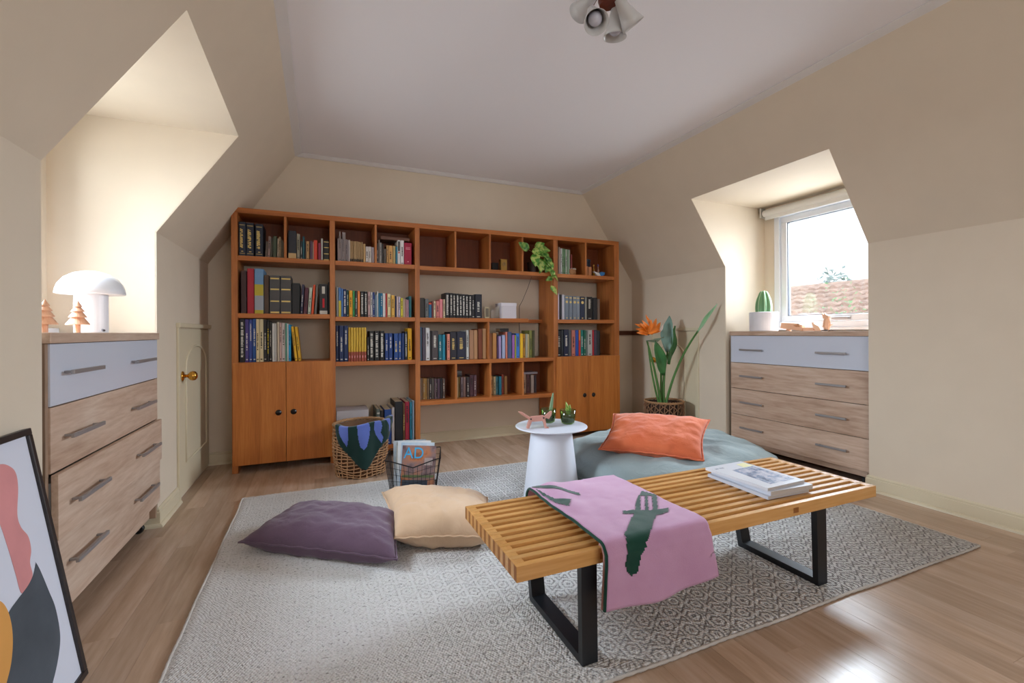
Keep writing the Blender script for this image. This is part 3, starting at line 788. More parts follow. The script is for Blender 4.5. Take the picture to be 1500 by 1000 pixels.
MB().lathe([(0, 0), (.055, 0), (.055, .15), (0, .15)], 28).build('can', plain('blue_tin', '1c2c44', .3, .3), o); MB().lathe([(0, .15), (.058, .15), (.058, .165), (.05, .17), (0, .17)], 28).build('lid', plain('blue_tin_lid', '24384f', .3, .3), o)
o = MB().box(-.018, .018, 0, .03, 0, .085).build('copper_block', plain('copper_card', 'b87a50', .5), None, bevel=.002); o.location = (2.435, BF + .02, 1.551); tag(o, 'copper coloured card box standing before the blue tin', 'box')
o = MB().box(-.010, .010, 0, .03, 0, .09).build('copper_block', plain('copper_card', 'b87a50', .5), None, bevel=.002); o.location = (2.404, BF + .024, 1.551); tag(o, 'narrow copper card box against the divider of the top right cubby', 'box')
o = empty('bottle', (2.505, BF + .06, 1.551)); tag(o, 'slim amber bottle in the top right cubby', 'bottle')
MB().lathe([(0, 0), (.013, 0), (.013, .07), (.006, .09), (.006, .1), (0, .1)], 16).build('body', plain('amber_glass', '9a6a20', .15), o, smooth=True); MB().lathe([(.007, .1), (.007, .115), (0, .115)], 12).build('cap', plain('gold_cap', 'c09a4a', .3, .8), o)
o = empty('bottle', (2.555, BF + .06, 1.551)); tag(o, 'slim violet capped bottle in the top right cubby', 'bottle')
MB().lathe([(0, 0), (.012, 0), (.012, .06), (.006, .075), (.006, .1), (0, .1)], 16).build('body', plain('rose_glass', '9a7060', .2), o, smooth=True); MB().lathe([(.007, .1), (.007, .12), (0, .12)], 12).build('cap', plain('violet_cap', '4a4484', .4), o)
o = empty('toy_boat', (2.545, BF + .025, 1.551)); tag(o, 'small white and blue toy boat in the top right cubby', 'toy')
MB().prism([(-.06, 0, .045), (-.015, 0, .002), (.02, 0, .0), (.0, 0, .03)], (0, .03, 0)).build('hull', plain('toy_white', 'd8d6d4', .5), o); MB().prism([(.003, 0, .028), (.022, 0, .0), (.06, 0, .012), (.07, 0, .04), (.03, 0, .045)], (0, .03, 0)).build('stern', plain('toy_blue', '2a78b8', .5), o)
# ------------------------------------------------------------------ dressers in the alcoves
def dresser(name, label, xf, d, y0, y1, ztop, seams, zb, hz, hy, pulls, ov=.016):
    """d: direction the drawers face along x; seams: drawer tops from the first, zb: bottom of the last"""
    root = empty(name, (xf - d * .2, (y0 + y1) / 2, 0)); tag(root, label, 'dresser')
    ox, oy = root.location.x, root.location.y
    def B(mb, xa, xb, ya, yb, z0, z1): return mb.box(min(xa, xb) - ox, max(xa, xb) - ox, ya - oy, yb - oy, z0, z1)
    depth = .40; xb = xf - d * depth; t = .018
    B(MB(), xf + d * .012, xb, y0 - .002, y1 + .002, ztop - .034, ztop).build('top', SONOMA, root, bevel=.002)
    for a in (y0, y1 - t): B(MB(), xf - d * .002, xb, a, a + t, .055, ztop - .0345).build('side_panel', SONOMAZ, root, bevel=.001)
    B(MB(), xb, xb + d * .012, y0 + t, y1 - t, .07, ztop - .035).build('back_panel', SONOMAZ, root)
    B(MB(), xf - d * .03, xb, y0 + t, y1 - t, .062, .08).build('bottom_panel', SONOMA, root)
    B(MB(), xf - d * .028, xf - d * .046, y0 + t, y1 - t, .058, zb + .01).build('plinth', SONOMA, root)
    zs = seams + [zb]
    for i in range(4):
        p = pulls[i]; x1 = xf + d * p; mtl = plain('white_drawer', 'ccd0dc', .28) if i == 0 else SONOMA
        dr = B(MB(), x1, x1 - d * .018, y0 + ov, y1 - .004, zs[i + 1] + .002, zs[i] - .002).build('drawer', mtl, root, bevel=.0012)
        B(MB(), x1 - d * .0185, x1 - d * .34, y0 + t + .012, y1 - t - .012, zs[i + 1] + .02, zs[i] - .03).build('drawer_box', plain('drawer_box_grey', 'b8b2aa', .6), dr)
        for ya, yb in hy:
            h = MB(); z = hz[i]; B(h, x1 + d * .022, x1 + d * .032, ya, yb, z - .007, z + .007)
            for q in (ya + .012, yb - .022): B(h, x1, x1 + d * .024, q, q + .010, z - .004, z + .004)
            h.build('handle', STEEL, dr, bevel=.0015)
    for a in (y0 + .06, y1 - .06):
        for xx in (xf - d * .06, xb + d * .06):
            cs = MB(); cs.lathe([(0, -.010), (.020, -.010), (.024, -.006), (.024, .006), (.020, .010), (0, .010)], 18, (xx - ox, a - oy, .026), Matrix.Rotation(PI / 2, 3, 'X')); B(cs, xx - .014, xx + .014, a - .014, a + .014, .044, .062)
            c_ = cs.build('castor', BLACKR, root); MB().lathe([(0, -.0115), (.007, -.0115), (.007, .0115), (0, .0115)], 12, (xx - ox, a - oy, .026), Matrix.Rotation(PI / 2, 3, 'X')).build('hub', CHROME, c_)
    return root
dresser('dresser', 'oak and white four drawer dresser on castors in the left alcove', -.775, 1, 1.845, 2.875, 1.006, [.972, .772, .562, .352], .135, [.877, .668, .457, .257], [(1.93, 2.165), (2.51, 2.755)], [.004, .004, .022, .014])
dresser('dresser', 'oak and white four drawer dresser in the right alcove under the window', 3.205, -1, 1.749, 2.80, 1.0, [.966, .742, .527, .312], .098, [.85, .635, .42, .212], [(1.872, 2.072), (2.487, 2.690)], [.002, .002, .002, .002], .002)
# mushroom lamp and little trees
ml = empty('table_lamp', (-.93, 2.58, 1.0065)); tag(ml, 'white mushroom table lamp on the left dresser', 'lamp')
MB().lathe([(0, 0), (.056, 0), (.058, .003), (.058, .17), (.05, .175), (0, .175)], 40).build('column', plain('lamp_column', 'dfe2ea', .35), ml, smooth=False)
MB().lathe([(.116, .170), (.119, .172), (.117, .19), (.109, .215), (.090, .242), (.060, .262), (.028, .272), (0, .275), (0, .269), (.056, .256), (.086, .236), (.105, .208), (.112, .185), (.1145, .172)], 48).build('shade', plain('lamp_shade', 'e2e5ec', .3), ml, smooth=True)
MB().tube([(.058, -.055, .012), (.068, -.07, .010)], .005, 10).build('switch', plain('switch_dark', '303038', .4), ml)
def tree_toy(loc, sc, label):
    t = empty('wooden_tree', loc); t.scale = (sc, sc, sc); tag(t, label, 'ornament', 'wooden trees on the left dresser')
    MB().lathe([(0, 0), (.009, 0), (.009, .04), (0, .04)], 16).build('trunk', BEECH, t)
    for r_, z0, z1, r1 in ((.038, .032, .062, .020), (.028, .062, .085, .015), (.021, .085, .104, .010), (.014, .104, .132, .0)):
        MB().lathe([(0, z0), (r_, z0), (r_ * .99, z0 + .003), (r1, z1), (0, z1)], 24).build('tier', BEECH, t)
tree_toy((-.86, 2.272, 1.0065), .95, 'wooden cone tree ornament beside the mushroom lamp')
tree_toy((-.85, 2.02, 1.0065), .86, 'wooden cone tree ornament at the near end of the left dresser')
tree_toy((-.93, 2.08, 1.0065), 1.12, 'tallest wooden cone tree, half hidden behind the alcove edge')
# cactus and wooden animals on the right dresser
cp = empty('potted_cactus', (3.40, 2.64, 1.0005)); tag(cp, 'ribbed green cactus in a round concrete pot on the right dresser', 'plant')
MB().lathe([(0, 0), (.100, 0), (.106, .006), (.108, .155), (.104, .158), (.098, .155), (.096, .135), (0, .135)], 40).build('pot', plain('concrete', 'cacad0', .75, var=.06, bump=.2, bscale=50), cp)
MB().lathe([(0, .136), (.095, .136), (0, .139)], 24).build('soil', plain('soil', '4a3c30', .95, bump=1, bscale=80), cp)
def cactus(parent, r, h, ribs, base, mat, name='stem', ridge=None):
    def fn(a, b):
        q = a * 2 * PI; t = b; pr = math.sin(PI * min(1, .28 + t * .72)) ** .5 if t < 1 else 0
        k = 1 - .20 * (1 - abs(math.cos(ribs * q / 2))) * 1.0
        rr = r * pr * k
        return Vector(base) + Vector((rr * math.cos(q), rr * math.sin(q), h * (t if t < .8 else .8 + .2 * math.sin((t - .8) / .2 * PI / 2))))
    o = MB().grid(fn, ribs * 10, 18).build(name, mat, parent, smooth=True)
    if ridge:
        for i in range(ribs): MB().tube([fn(i / ribs, t / 14) * 1.0 for t in range(15)], .0022, 5).build('ridge', ridge, o, smooth=True)
    return o
cactus(cp, .062, .205, 8, (0, 0, .13), plain('cactus_green', '5f8c5c', .5, var=.1), ridge=plain('cactus_ridge', 'b4c8a0', .6))
an = empty('wooden_figure', (3.30, 2.07, 1.0005)); tag(an, 'standing carved wooden animal figure by the window', 'ornament')
MB().lathe([(0, .002), (.016, .004), (.025, .03), (.026, .055), (.020, .08), (.012, .092), (0, .094)], 8, sx=.7).build('body', PEACH, an)
MB().prism([(-.012, -.020, .088), (-.012, .020, .088), (-.012, .024, .112), (-.012, .006, .118), (-.012, -.018, .108)], (.024, 0, 0)).build('head', PEACH, an, bevel=.002)
for y in (.004, .018): MB().prism([(-.004, y, .110), (-.004, y + .012, .110), (-.004, y + .010, .130)], (.008, 0, 0)).build('ear', PEACH, an)
MB().prism([(-.006, -.020, .03), (-.006, -.04, .045), (-.006, -.022, .045)], (.012, 0, 0)).build('tail', PEACH, an)
for s_ in (-1, 1): MB().prism([(s_ * .018, .0, .065), (s_ * .018, .018, .03), (s_ * .018, .008, .028)], (.004 * s_, 0, 0)).build('arm', PEACH, an); MB().box(-.012 + .014 * s_, .006 + .014 * s_ - .0, -.02, .024, 0, .008).build('foot', plain('figure_dark', '3a2a24', .6), an)
a2 = empty('wooden_figure', (3.31, 2.33, 1.0005)); tag(a2, 'long carved wooden animal lying in front of the window', 'ornament')
MB().prism([(-.02, -.085, .0), (-.02, .085, .022), (-.02, .075, .064), (-.02, -.06, .058), (-.02, -.088, .045)], (.04, 0, 0)).build('body', PEACH, a2, bevel=.003)
MB().prism([(-.021, -.075, .03), (-.021, -.06, .05), (-.021, -.02, .042), (-.021, -.045, .03)], (.002, 0, 0)).build('ear', plain('peach_dark', 'b88058', .6), a2)
MB().tube([(-.0215, -.062, .050), (-.024, -.062, .050)], .004, 8).build('eye', DARK, a2)
MB().prism([(-.014, -.088, .001), (-.014, -.168, .001), (-.014, -.168, .026), (-.014, -.088, .026)], (.03, 0, 0)).build('leg', PEACH, a2, bevel=.002)
MB().prism([(-.014, .02, 0), (-.014, .04, 0), (-.014, .04, .018), (-.014, .02, .014)], (.03, 0, 0)).build('leg', PEACH, a2)
a3 = empty('wooden_figure', (3.31, 2.125, 1.0005)); tag(a3, 'small flat wooden animal between the lying and standing figures', 'ornament')
MB().prism([(-.014, -.02, 0), (-.014, .025, 0), (-.014, .05, .05), (-.014, .035, .055), (-.014, .0, .035)], (.028, 0, 0)).build('body', plain('pale_peach', 'e0b898', .6), a3, bevel=.002); MB().prism([(-.008, .04, .045), (-.008, .058, .06), (-.008, .04, .062)], (.016, 0, 0)).build('head', PEACH, a3)
# ------------------------------------------------------------------ leaning art print
ap = empty('framed_print', (-.63, 1.462, 0)); tag(ap, 'black framed abstract print leaning on the wall at the lower left corner', 'picture')
ap.rotation_euler = (0, -math.atan2(.125, .735), 0)
H_, Wf = .746, .52
FR = plain('black_frame', '2a2423', .4, var=.1)
MB().box(-.02, 0, -Wf / 2, Wf / 2, 0, .018).build('frame_rail', FR, ap, bevel=.002); MB().box(-.02, 0, -Wf / 2, Wf / 2, H_ - .018, H_).build('frame_rail', FR, ap, bevel=.002)
for y in (-Wf / 2, Wf / 2 - .018): MB().box(-.02, 0, y, y + .018, .018, H_ - .018).build('frame_stile', FR, ap, bevel=.002)
pr = MB().box(-.016, -.008, -Wf / 2 + .018, Wf / 2 - .018, .018, H_ - .018).build('print', plain('print_paper', 'd6d8e4', .6), ap)
def smooth_poly(pts, n=6):
    out = []; k = len(pts)
    for i in range(k):
        p0, p1, p2, p3 = [Vector((*pts[(i + j - 1) % k], 0)) for j in range(4)]
        for s_ in range(n):
            t = s_ / n; out.append(.5 * ((2 * p1) + (-p0 + p2) * t + (2 * p0 - 5 * p1 + 4 * p2 - p3) * t * t + (-p0 + 3 * p1 - 3 * p2 + p3) * t ** 3))
    return [(q.x, q.y) for q in out]
def shape(name, pts, mat, lift, sm=True):
    q = smooth_poly(pts) if sm else pts
    MB().prism([(-.008 + lift, y, z) for y, z in q], (.0003, 0, 0)).build(name, mat, pr)
shape('pink_shape', [(.06, .676), (.115, .680), (.150, .664), (.166, .640), (.160, .600), (.134, .540), (.136, .504), (.155, .470), (.154, .433), (.138, .405), (.136, .371), (.11, .356), (.080, .352), (.076, .406), (.071, .48), (.060, .56), (.03, .62)], plain('print_pink', 'd38c8c', .7, var=.12), .0003)
shape('charcoal_shape', [(.160, .394), (.158, .392), (.140, .372), (.109, .356), (.06, .345), (.02, .334), (-.05, .30), (-.12, .22), (-.14, .12), (-.06, .05), (.05, .05), (.12, .088), (.168, .134), (.190, .178), (.195, .246), (.184, .302), (.170, .366)], plain('print_charcoal', '4a5058', .8, var=.25), .0007)
shape('ochre_shape', [(-.02, .385), (.006, .372), (.020, .340), (.020, .297), (.006, .253), (-.022, .212), (-.07, .18), (-.14, .19), (-.19, .26), (-.17, .34), (-.09, .39)], plain('print_ochre', 'd99a4c', .7, var=.05), .0011)
# ------------------------------------------------------------------ rug
def rug_mat():
    mt, nt, b = nm('woven_wool'); L = nt.links.new; M_ = lambda op, a=None, b_=None: None
    tc = N(nt, 'ShaderNodeTexCoord'); sp = N(nt, 'ShaderNodeSeparateXYZ'); L(tc.outputs['Object'], sp.inputs[0])
    def m(op, a, b_=None, c=None):
        n = N(nt, 'ShaderNodeMath', operation=op)
        for i, q in enumerate((a, b_, c)):
            if q is None: continue
            if isinstance(q, (int, float)): n.inputs[i].default_value = q
            else: L(q, n.inputs[i])
        return n.outputs[0]
    nz = N(nt, 'ShaderNodeTexNoise', Scale=14.0, Detail=2.0); L(tc.outputs['Object'], nz.inputs['Vector'])
    wob = m('MULTIPLY', m('SUBTRACT', nz.outputs['Fac'], .5), .018)
    x = m('ADD', sp.outputs['X'], wob); y = m('ADD', sp.outputs['Y'], wob)
    PXx, PYy = .118, .10
    fx = m('DIVIDE', x, PXx); fy = m('DIVIDE', y, PYy)
    # two interleaved lattices of nested lozenges
    def loz(ox, oy):
        ax = m('ABSOLUTE', m('SUBTRACT', m('FRACT', m('ADD', fx, ox)), .5)); ay = m('ABSOLUTE', m('SUBTRACT', m('FRACT', m('ADD', fy, oy)), .5))
        return m('ADD', m('MAXIMUM', m('MULTIPLY', ax, 1.15), m('ADD', m('MULTIPLY', ax, .6), m('MULTIPLY', ay, .75))), 0)
    d = m('MINIMUM', loz(0, 0), loz(.5, .5))
    rings = m('SINE', m('MULTIPLY', d, 38.0))
    rings = m('MULTIPLY_ADD', rings, .5, .5)
    # yarn rows
    rows = m('MULTIPLY_ADD', m('SINE', m('MULTIPLY', y, 780.0)), .5, .5); beads = m('MULTIPLY_ADD', m('SINE', m('ADD', m('MULTIPLY', x, 620.0), m('MULTIPLY', m('FLOOR', m('MULTIPLY', y, 124.1)), 3.14))), .5, .5)
    spk = N(nt, 'ShaderNodeTexNoise', Scale=150.0, Detail=2.0); L(tc.outputs['Object'], spk.inputs['Vector'])
    big = N(nt, 'ShaderNodeTexNoise', Scale=1.6, Detail=2.0); L(tc.outputs['Object'], big.inputs['Vector'])
    # pattern is crisper towards the right half of the rug
    fade = N(nt, 'ShaderNodeMapRange'); fade.inputs['From Min'].default_value = -1.1; fade.inputs['From Max'].default_value = .0; fade.inputs['To Min'].default_value = .25; L(sp.outputs['X'], fade.inputs['Value'])
    pat = m('MULTIPLY', m('POWER', rings, 2.0), fade.outputs[0])
    v = m('ADD', m('MULTIPLY', pat, .52), m('MULTIPLY', spk.outputs['Fac'], .66))
    flk = N(nt, 'ShaderNodeTexNoise', Scale=85.0, Detail=1.0); L(tc.outputs['Object'], flk.inputs['Vector'])
    v = m('ADD', v, m('MULTIPLY', m('GREATER_THAN', flk.outputs['Fac'], .66), .3))
    v = m('SUBTRACT', v, m('MULTIPLY', m('MULTIPLY', rows, beads), .18))
    r = ramp(nt, [(.2, 'f0efee'), (.45, 'e0dedc'), (.66, 'bab7b5'), (.9, '807d7c')]); L(v, r.inputs['Fac'])
    L(r.outputs['Color'], b.inputs['Base Color']); b.inputs['Roughness'].default_value = .95; b.inputs['Specular IOR Level'].default_value = .1; b.inputs['Sheen Weight'].default_value = .2
    hgt = m('ADD', m('MULTIPLY', m('MULTIPLY', rows, beads), .6), m('SUBTRACT', m('MULTIPLY', spk.outputs['Fac'], .5), m('MULTIPLY', pat, .9)))
    bp = N(nt, 'ShaderNodeBump', Strength=1.0, Distance=.008); L(hgt, bp.inputs['Height']); L(bp.outputs['Normal'], b.inputs['Normal'])
    return mt
RX0, RX1, RY0, RY1 = -.425, 2.80, 1.075, 3.14
def rugz(): pass
def rugfn(top):
    def fn(a, b):
        x = RX0 + (RX1 - RX0) * a; y = RY0 + (RY1 - RY0) * b
        ed = min(a, 1 - a, b, 1 - b); wv = .006 * fbm((x * 3, y * 3, 1))
        y += wv + (.0035 * math.sin(x * 260) if b in (0, 1) else 0); x += .006 * fbm((x * 2 + 9, y * 3, 4)) + (.003 * math.sin(y * 240) if a in (0, 1) else 0)
        z = (.012 + .0012 * fbm((x * 2, y * 2, 7))) if ed > .001 else .005
        return (x - 1.19, y - 2.1, z if top else .0015)
    return fn
rg = MB(); rg.grid(rugfn(True), 220, 150); rg.grid(rugfn(False), 220, 150, flip=True)
# side walls of the slab
RUG = rg.build('rug', rug_mat(), None, smooth=True, weld=True); RUG.location = (1.19, 2.1, 0); tag(RUG, 'large grey wool rug woven with nested diamonds, on the floor', 'rug')
hem = MB()
for P_ in ([(RX0 - 1.19, RY0 - 2.1 + (RY1 - RY0) * i / 160) for i in range(161)], [(RX1 - 1.19, RY0 - 2.1 + (RY1 - RY0) * i / 160) for i in range(161)], [(RX0 - 1.19 + (RX1 - RX0) * i / 240, RY0 - 2.1) for i in range(241)], [(RX0 - 1.19 + (RX1 - RX0) * i / 240, RY1 - 2.1) for i in range(241)]):
    hem.tube([(x + .006 * fbm(((x + 1.19) * 2 + 9, (y + 2.1) * 3, 4)), y + .006 * fbm(((x + 1.19) * 3, (y + 2.1) * 3, 1)), .0068) for x, y in P_], [.0052 + .001 * math.sin(i * 2.1) for i in range(len(P_))], 6)
hem.build('bound_edge', fabric('rug_edge', 'b8b2ac', 'd0cac4', weave=200, bump=.8), RUG, smooth=True)
# ------------------------------------------------------------------ slatted bench
bx0, bx1, by0, by1, bzt, bzb = .495, 2.125, 1.137, 1.612, .357, .312
bn = empty('slatted_bench', ((bx0 + bx1) / 2, (by0 + by1) / 2, .0125)); tag(bn, 'low slatted oak bench with black trapezoid legs on the rug', 'bench')
cx_, cy_ = bn.location.x, bn.location.y; cz = .0125
ns = 12; sw = .0208; pitch = (by1 - by0 - sw) / (ns - 1)
def slatmesh():
    s_ = MB(); h = (bx1 - bx0) / 2; z0, z1 = bzb - cz, bzt - cz
    s_.box(-h, h, -sw / 2, sw / 2, z0, z1); s_.mi[0] = 1; s_.mi[1] = 1
    return s_
s0 = slatmesh().build('slat', [OAKB, OAKE], bn, bevel=.0012, bseg=1); s0.location = (0, by0 + sw / 2 - cy_, 0)
for i in range(1, ns):
    c_ = s0.copy(); COL.objects.link(c_); c_.parent = bn; c_.location = (0, by0 + sw / 2 + i * pitch - cy_, 0)
g = pitch - sw
sp0 = None
for xx, wd in ((bx0 + .0165, .032), (bx1 - .0165, .032), (.78, .03), (1.632, .03)):
    for i in range(ns - 1):
        y = by0 + sw + g / 2 + i * pitch
        dz = 0 if wd > .031 else -.012
        key = wd
        if sp0 is None or sp0[0] != key:
            sp0 = (key, MB().box(-wd / 2, wd / 2, -g / 2, g / 2, bzb - cz + .0005, bzt - cz - .0004 + dz).build('spacer', OAKS, bn)); o = sp0[1]
        else:
            o = sp0[1].copy(); COL.objects.link(o); o.parent = bn
        o.location = (xx - cx_, y - cy_, 0)
for xx in (.78, 1.632): MB().box(xx - .014 - cx_, xx + .014 - cx_, by0 - .0006 - cy_, by0 - cy_ + .002, bzb - cz + .012, bzt - cz - .014).build('peg', OAKE, bn)
for xx in (.737, 1.80):
    def P2(y, z): return Vector((0, y - cy_, z - cz))
    yA0, yA1, yB0, yB1 = 1.148, 1.152, 1.512, 1.575   # near foot, near top, far foot, far top
    t_ = .024; zt_ = bzb - .0005; zf = .0128
    poly = [P2(yA1, zt_), P2(yA0, zf), P2(yB0, zf), P2(yB1, zt_), P2(yB1 - t_, zt_), P2(yB0 - t_ * .9, zf + t_), P2(yA0 + t_ * .9, zf + t_), P2(yA1 + t_, zt_)]
    f = MB()
    q = [p + Vector((xx - .027 - cx_, 0, 0)) for p in poly]; dd = Vector((.054, 0, 0))
    for a in ((0, 1, 6, 7), (1, 2, 5, 6), (2, 3, 4, 5)): f.prism([q[i] for i in a], dd)
    bm_o = f.build('leg_frame', BLACKM, bn, weld=False)
    MB().box(xx - .02 - cx_, xx + .02 - cx_, yA1 + t_ - cy_, yB1 - t_ - cy_, zt_ - cz - .012, zt_ - cz).build('leg_bar', BLACKM, bn)
# ------------------------------------------------------------------ knitted throw over the bench
TX0, TX1 = .765, 1.165
def tpath(p):
    """p: distance from the front fold, positive across the top, negative hanging; returns (y, z)"""
    yf, zt = 1.108, .374; R_ = .022; back = 1.640
    if p < -R_: return yf, zt + p
    if p < R_:
        q = (p + R_) / (2 * R_) * PI / 2; return yf + R_ - R_ * math.cos(q), zt - R_ + R_ * math.sin(q)
    L_ = back - yf
    if p < L_ - R_: return yf + p, zt
    if p < L_ + R_:
        q = (p - L_ + R_) / (2 * R_) * PI / 2; return back - R_ + R_ * math.sin(q), zt - R_ + R_ * math.cos(q)
    return back, zt - (p - L_)
PMIN, PMAX = -.175, .72
def throw0(X, p, off=0.0):
    y, z = tpath(p); a = (X - TX0) / (TX1 - TX0)
    hang = max(0, -p - .02)
    wob = .006 * fbm((X * 6, p * 6, 2)) + .005 * math.sin(X * 34 + 1) * min(1, hang * 7)
    if p < -.022: y -= .006 + wob + hang * .06; y -= off
    elif p > .53: y += .004 + abs(wob) + off
    else: z += .006 + abs(wob) * .8 + .012 * math.exp(-((X - .80 - .1 * p) / .035) ** 2) * (.3 + p) + off
    X2 = X + hang * .22 * (a - .35) + .004 * math.sin(p * 23) * (a - .5)
    if p < -.1: z -= .012 * math.sin(a * 4)
    return Vector((X2, y, z))
def throw(X, p, off=0.0):
    q = throw0(X, p)
    if off:
        n_ = (throw0(X + .004, p) - throw0(X - .004, p)).cross(throw0(X, p + .004) - throw0(X, p - .004)).normalized(); q = q + n_ * off
    return q
th = MB(); th.grid(lambda a, b: throw(TX0 + (TX1 - TX0) * a, PMIN + (PMAX - PMIN) * b), 60, 110)
PINK = fabric('pink_knit', 'bd8fb0', 'c79bba', weave=420, bump=.5, scale=9); GREEN = fabric('green_knit', '12382f', '1a4538', weave=420, bump=.5); PINKS = fabric('pink_reverse', 'bf8a86', 'c48f8c', weave=420, bump=.5)
TW = th.build('throw_blanket', PINK, None, smooth=True, solid=.010, sub=0); tag(TW, 'folded pink knitted throw with dark green motifs draped over the bench', 'blanket')
# inner folded layer that peeps out below and on the left
def under(a, b):
    X = TX0 - .004 + .13 * a; p = -.165 + .19 * b; q = throw(max(TX0, X), p, -.011); q.x = X + (q.x - max(TX0, X)); q.y += .002; q.z -= .012 * (1 - a) if p < -.03 else 0; return q
MB().grid(under, 14, 16).build('inner_fold', PINKS, TW, smooth=True, solid=.006)
ed = []
for i in range(90):
    p = PMIN + (PMAX - PMIN) * i / 89; q = throw(TX0, p); q.x -= .002; ed.append(q)
MB().tube(ed, .0055, 6).build('edge_band', GREEN, TW, smooth=True)
def inside(x, y, poly):
    c = False; n = len(poly)
    for i in range(n):
        (x1, y1), (x2, y2) = poly[i], poly[i - 1]
        if (y1 > y) != (y2 > y) and x < (x2 - x1) * (y - y1) / (y2 - y1) + x1: c = not c
    return c
def motif(name, fn, polys, holes, mat, parent, off, st=.005):
    mb = MB(); xs = [p[0] for P_ in polys for p in P_]; ys = [p[1] for P_ in polys for p in P_]
    i0, i1, j0, j1 = int(min(xs) / st) - 1, int(max(xs) / st) + 1, int(min(ys) / st) - 1, int(max(ys) / st) + 1
    for i in range(i0, i1 + 1):
        for j in range(j0, j1 + 1):
            cx, cy = (i + .5) * st, (j + .5) * st
            if any(inside(cx, cy, P_) for P_ in polys) and not any(inside(cx, cy, h) for h in holes):
                mb.face([fn(i * st, j * st, off), fn((i + 1) * st, j * st, off), fn((i + 1) * st, (j + 1) * st, off), fn(i * st, (j + 1) * st, off)])
    return mb.build(name, mat, parent, smooth=True, weld=True)
motif('bird_motif', throw, [[(1.142, .302), (1.162, .239), (1.066, .126), (.955, .024), (.883, -.04), (.866, -.088), (.846, -.094), (.832, -.082), (.826, -.056), (.845, .016), (.987, .15), (1.073, .241)], [(.953, .169), (1.013, .160), (1.062, .128), (1.113, .128), (1.088, .100), (1.04, .095), (.984, .136), (.94, .149)]], [[(1.100, .257), (1.115, .249), (1.030, .145), (1.016, .153)], [(1.125, .247), (1.138, .239), (1.052, .132), (1.038, .139)]], GREEN, TW, .0072)
motif('branch_motif', throw, [[(.782, .534), (.852, .465), (.911, .380), (.900, .357), (.832, .445), (.769, .505)], [(.775, .508), (.776, .467), (.795, .365), (.839, .319), (.800, .268), (.779, .339), (.769, .431)]], [], GREEN, TW, .0072)
# magazines on the bench
def magazine(name, loc, rz, w, d, h, spine, cover, label, extra=None, sag=0):
    m_ = empty(name, loc, rz); tag(m_, label, 'magazine', 'magazines on the bench' if 'bench' in label else None)
    MB().box(-w / 2, w / 2, -d / 2, d / 2, .0006, h - .0006).build('pages', plain('mag_pages', 'bfb8b2', .85, bump=.3, bscale=400), m_)
    MB().box(-w / 2 - .001, w / 2 + .001, -d / 2 - .001, d / 2 + .001, h - .0006, h).box(-w / 2 - .0015, -w / 2, -d / 2 - .001, d / 2 + .001, 0, h).box(-w / 2 - .001, w / 2 + .001, -d / 2 - .001, d / 2 + .001, 0, .0006).build('cover', plain('mag_' + cover, cover, .22, coat=.3), m_)
    return m_
z = .3575
mz = [(1.690, 1.352, -.03, .225, .298, .013, 'c9cdd8', 'lowest white magazine of the stack on the bench'), (1.705, 1.347, -.05, .225, .298, .017, 'cdd2de', 'middle pale magazine of the stack on the bench'), (1.685, 1.362, .035, .222, .292, .011, 'dcdfe8', 'top magazine of the stack on the bench, white with a blue skyline')]
for x, y, rz, w_, d_, h_, c_, lb in mz:
    mg = magazine('magazine', (x, y, z), rz, w_, d_, h_, None, c_, lb); z += h_ + .0004
ph, pnt, pb = nm('cover_photo'); tcn = N(pnt, 'ShaderNodeTexCoord'); nn = N(pnt, 'ShaderNodeTexNoise', Scale=28.0, Detail=6.0, Roughness=.7); pnt.links.new(tcn.outputs['Object'], nn.inputs['Vector'])
rr = ramp(pnt, [(.38, '56607c'), (.48, '8a9ab4'), (.56, 'b8b8c8'), (.68, 'd4d4de')]); pnt.links.new(nn.outputs['Fac'], rr.inputs['Fac']); pnt.links.new(rr.outputs['Color'], pb.inputs['Base Color']); pb.inputs['Roughness'].default_value = .25
MB().prism([(-.06, -.12, .0111), (.09, -.12, .0111), (.09, .07, .0111), (-.04, .07, .0111)], (0, 0, .0003)).build('cover_photo', ph, mg)
MB().prism([(.04, .075, .0111), (.10, .075, .0111), (.10, .125, .0111), (.05, .12, .0111)], (0, 0, .0004)).build('yellow_patch', plain('yellow_patch', 'dcd8a0', .4), mg)
tt = MB(); marks(tt, .1, .1, .0, .05, .012, 3)
MB().add([(-.095 + c_ * 1.0, .11 + a, .0112 - b * .2) for a, b, c_ in tt.v], tt.f).build('title_print', plain('title_grey', '6a6e80', .5), mg)
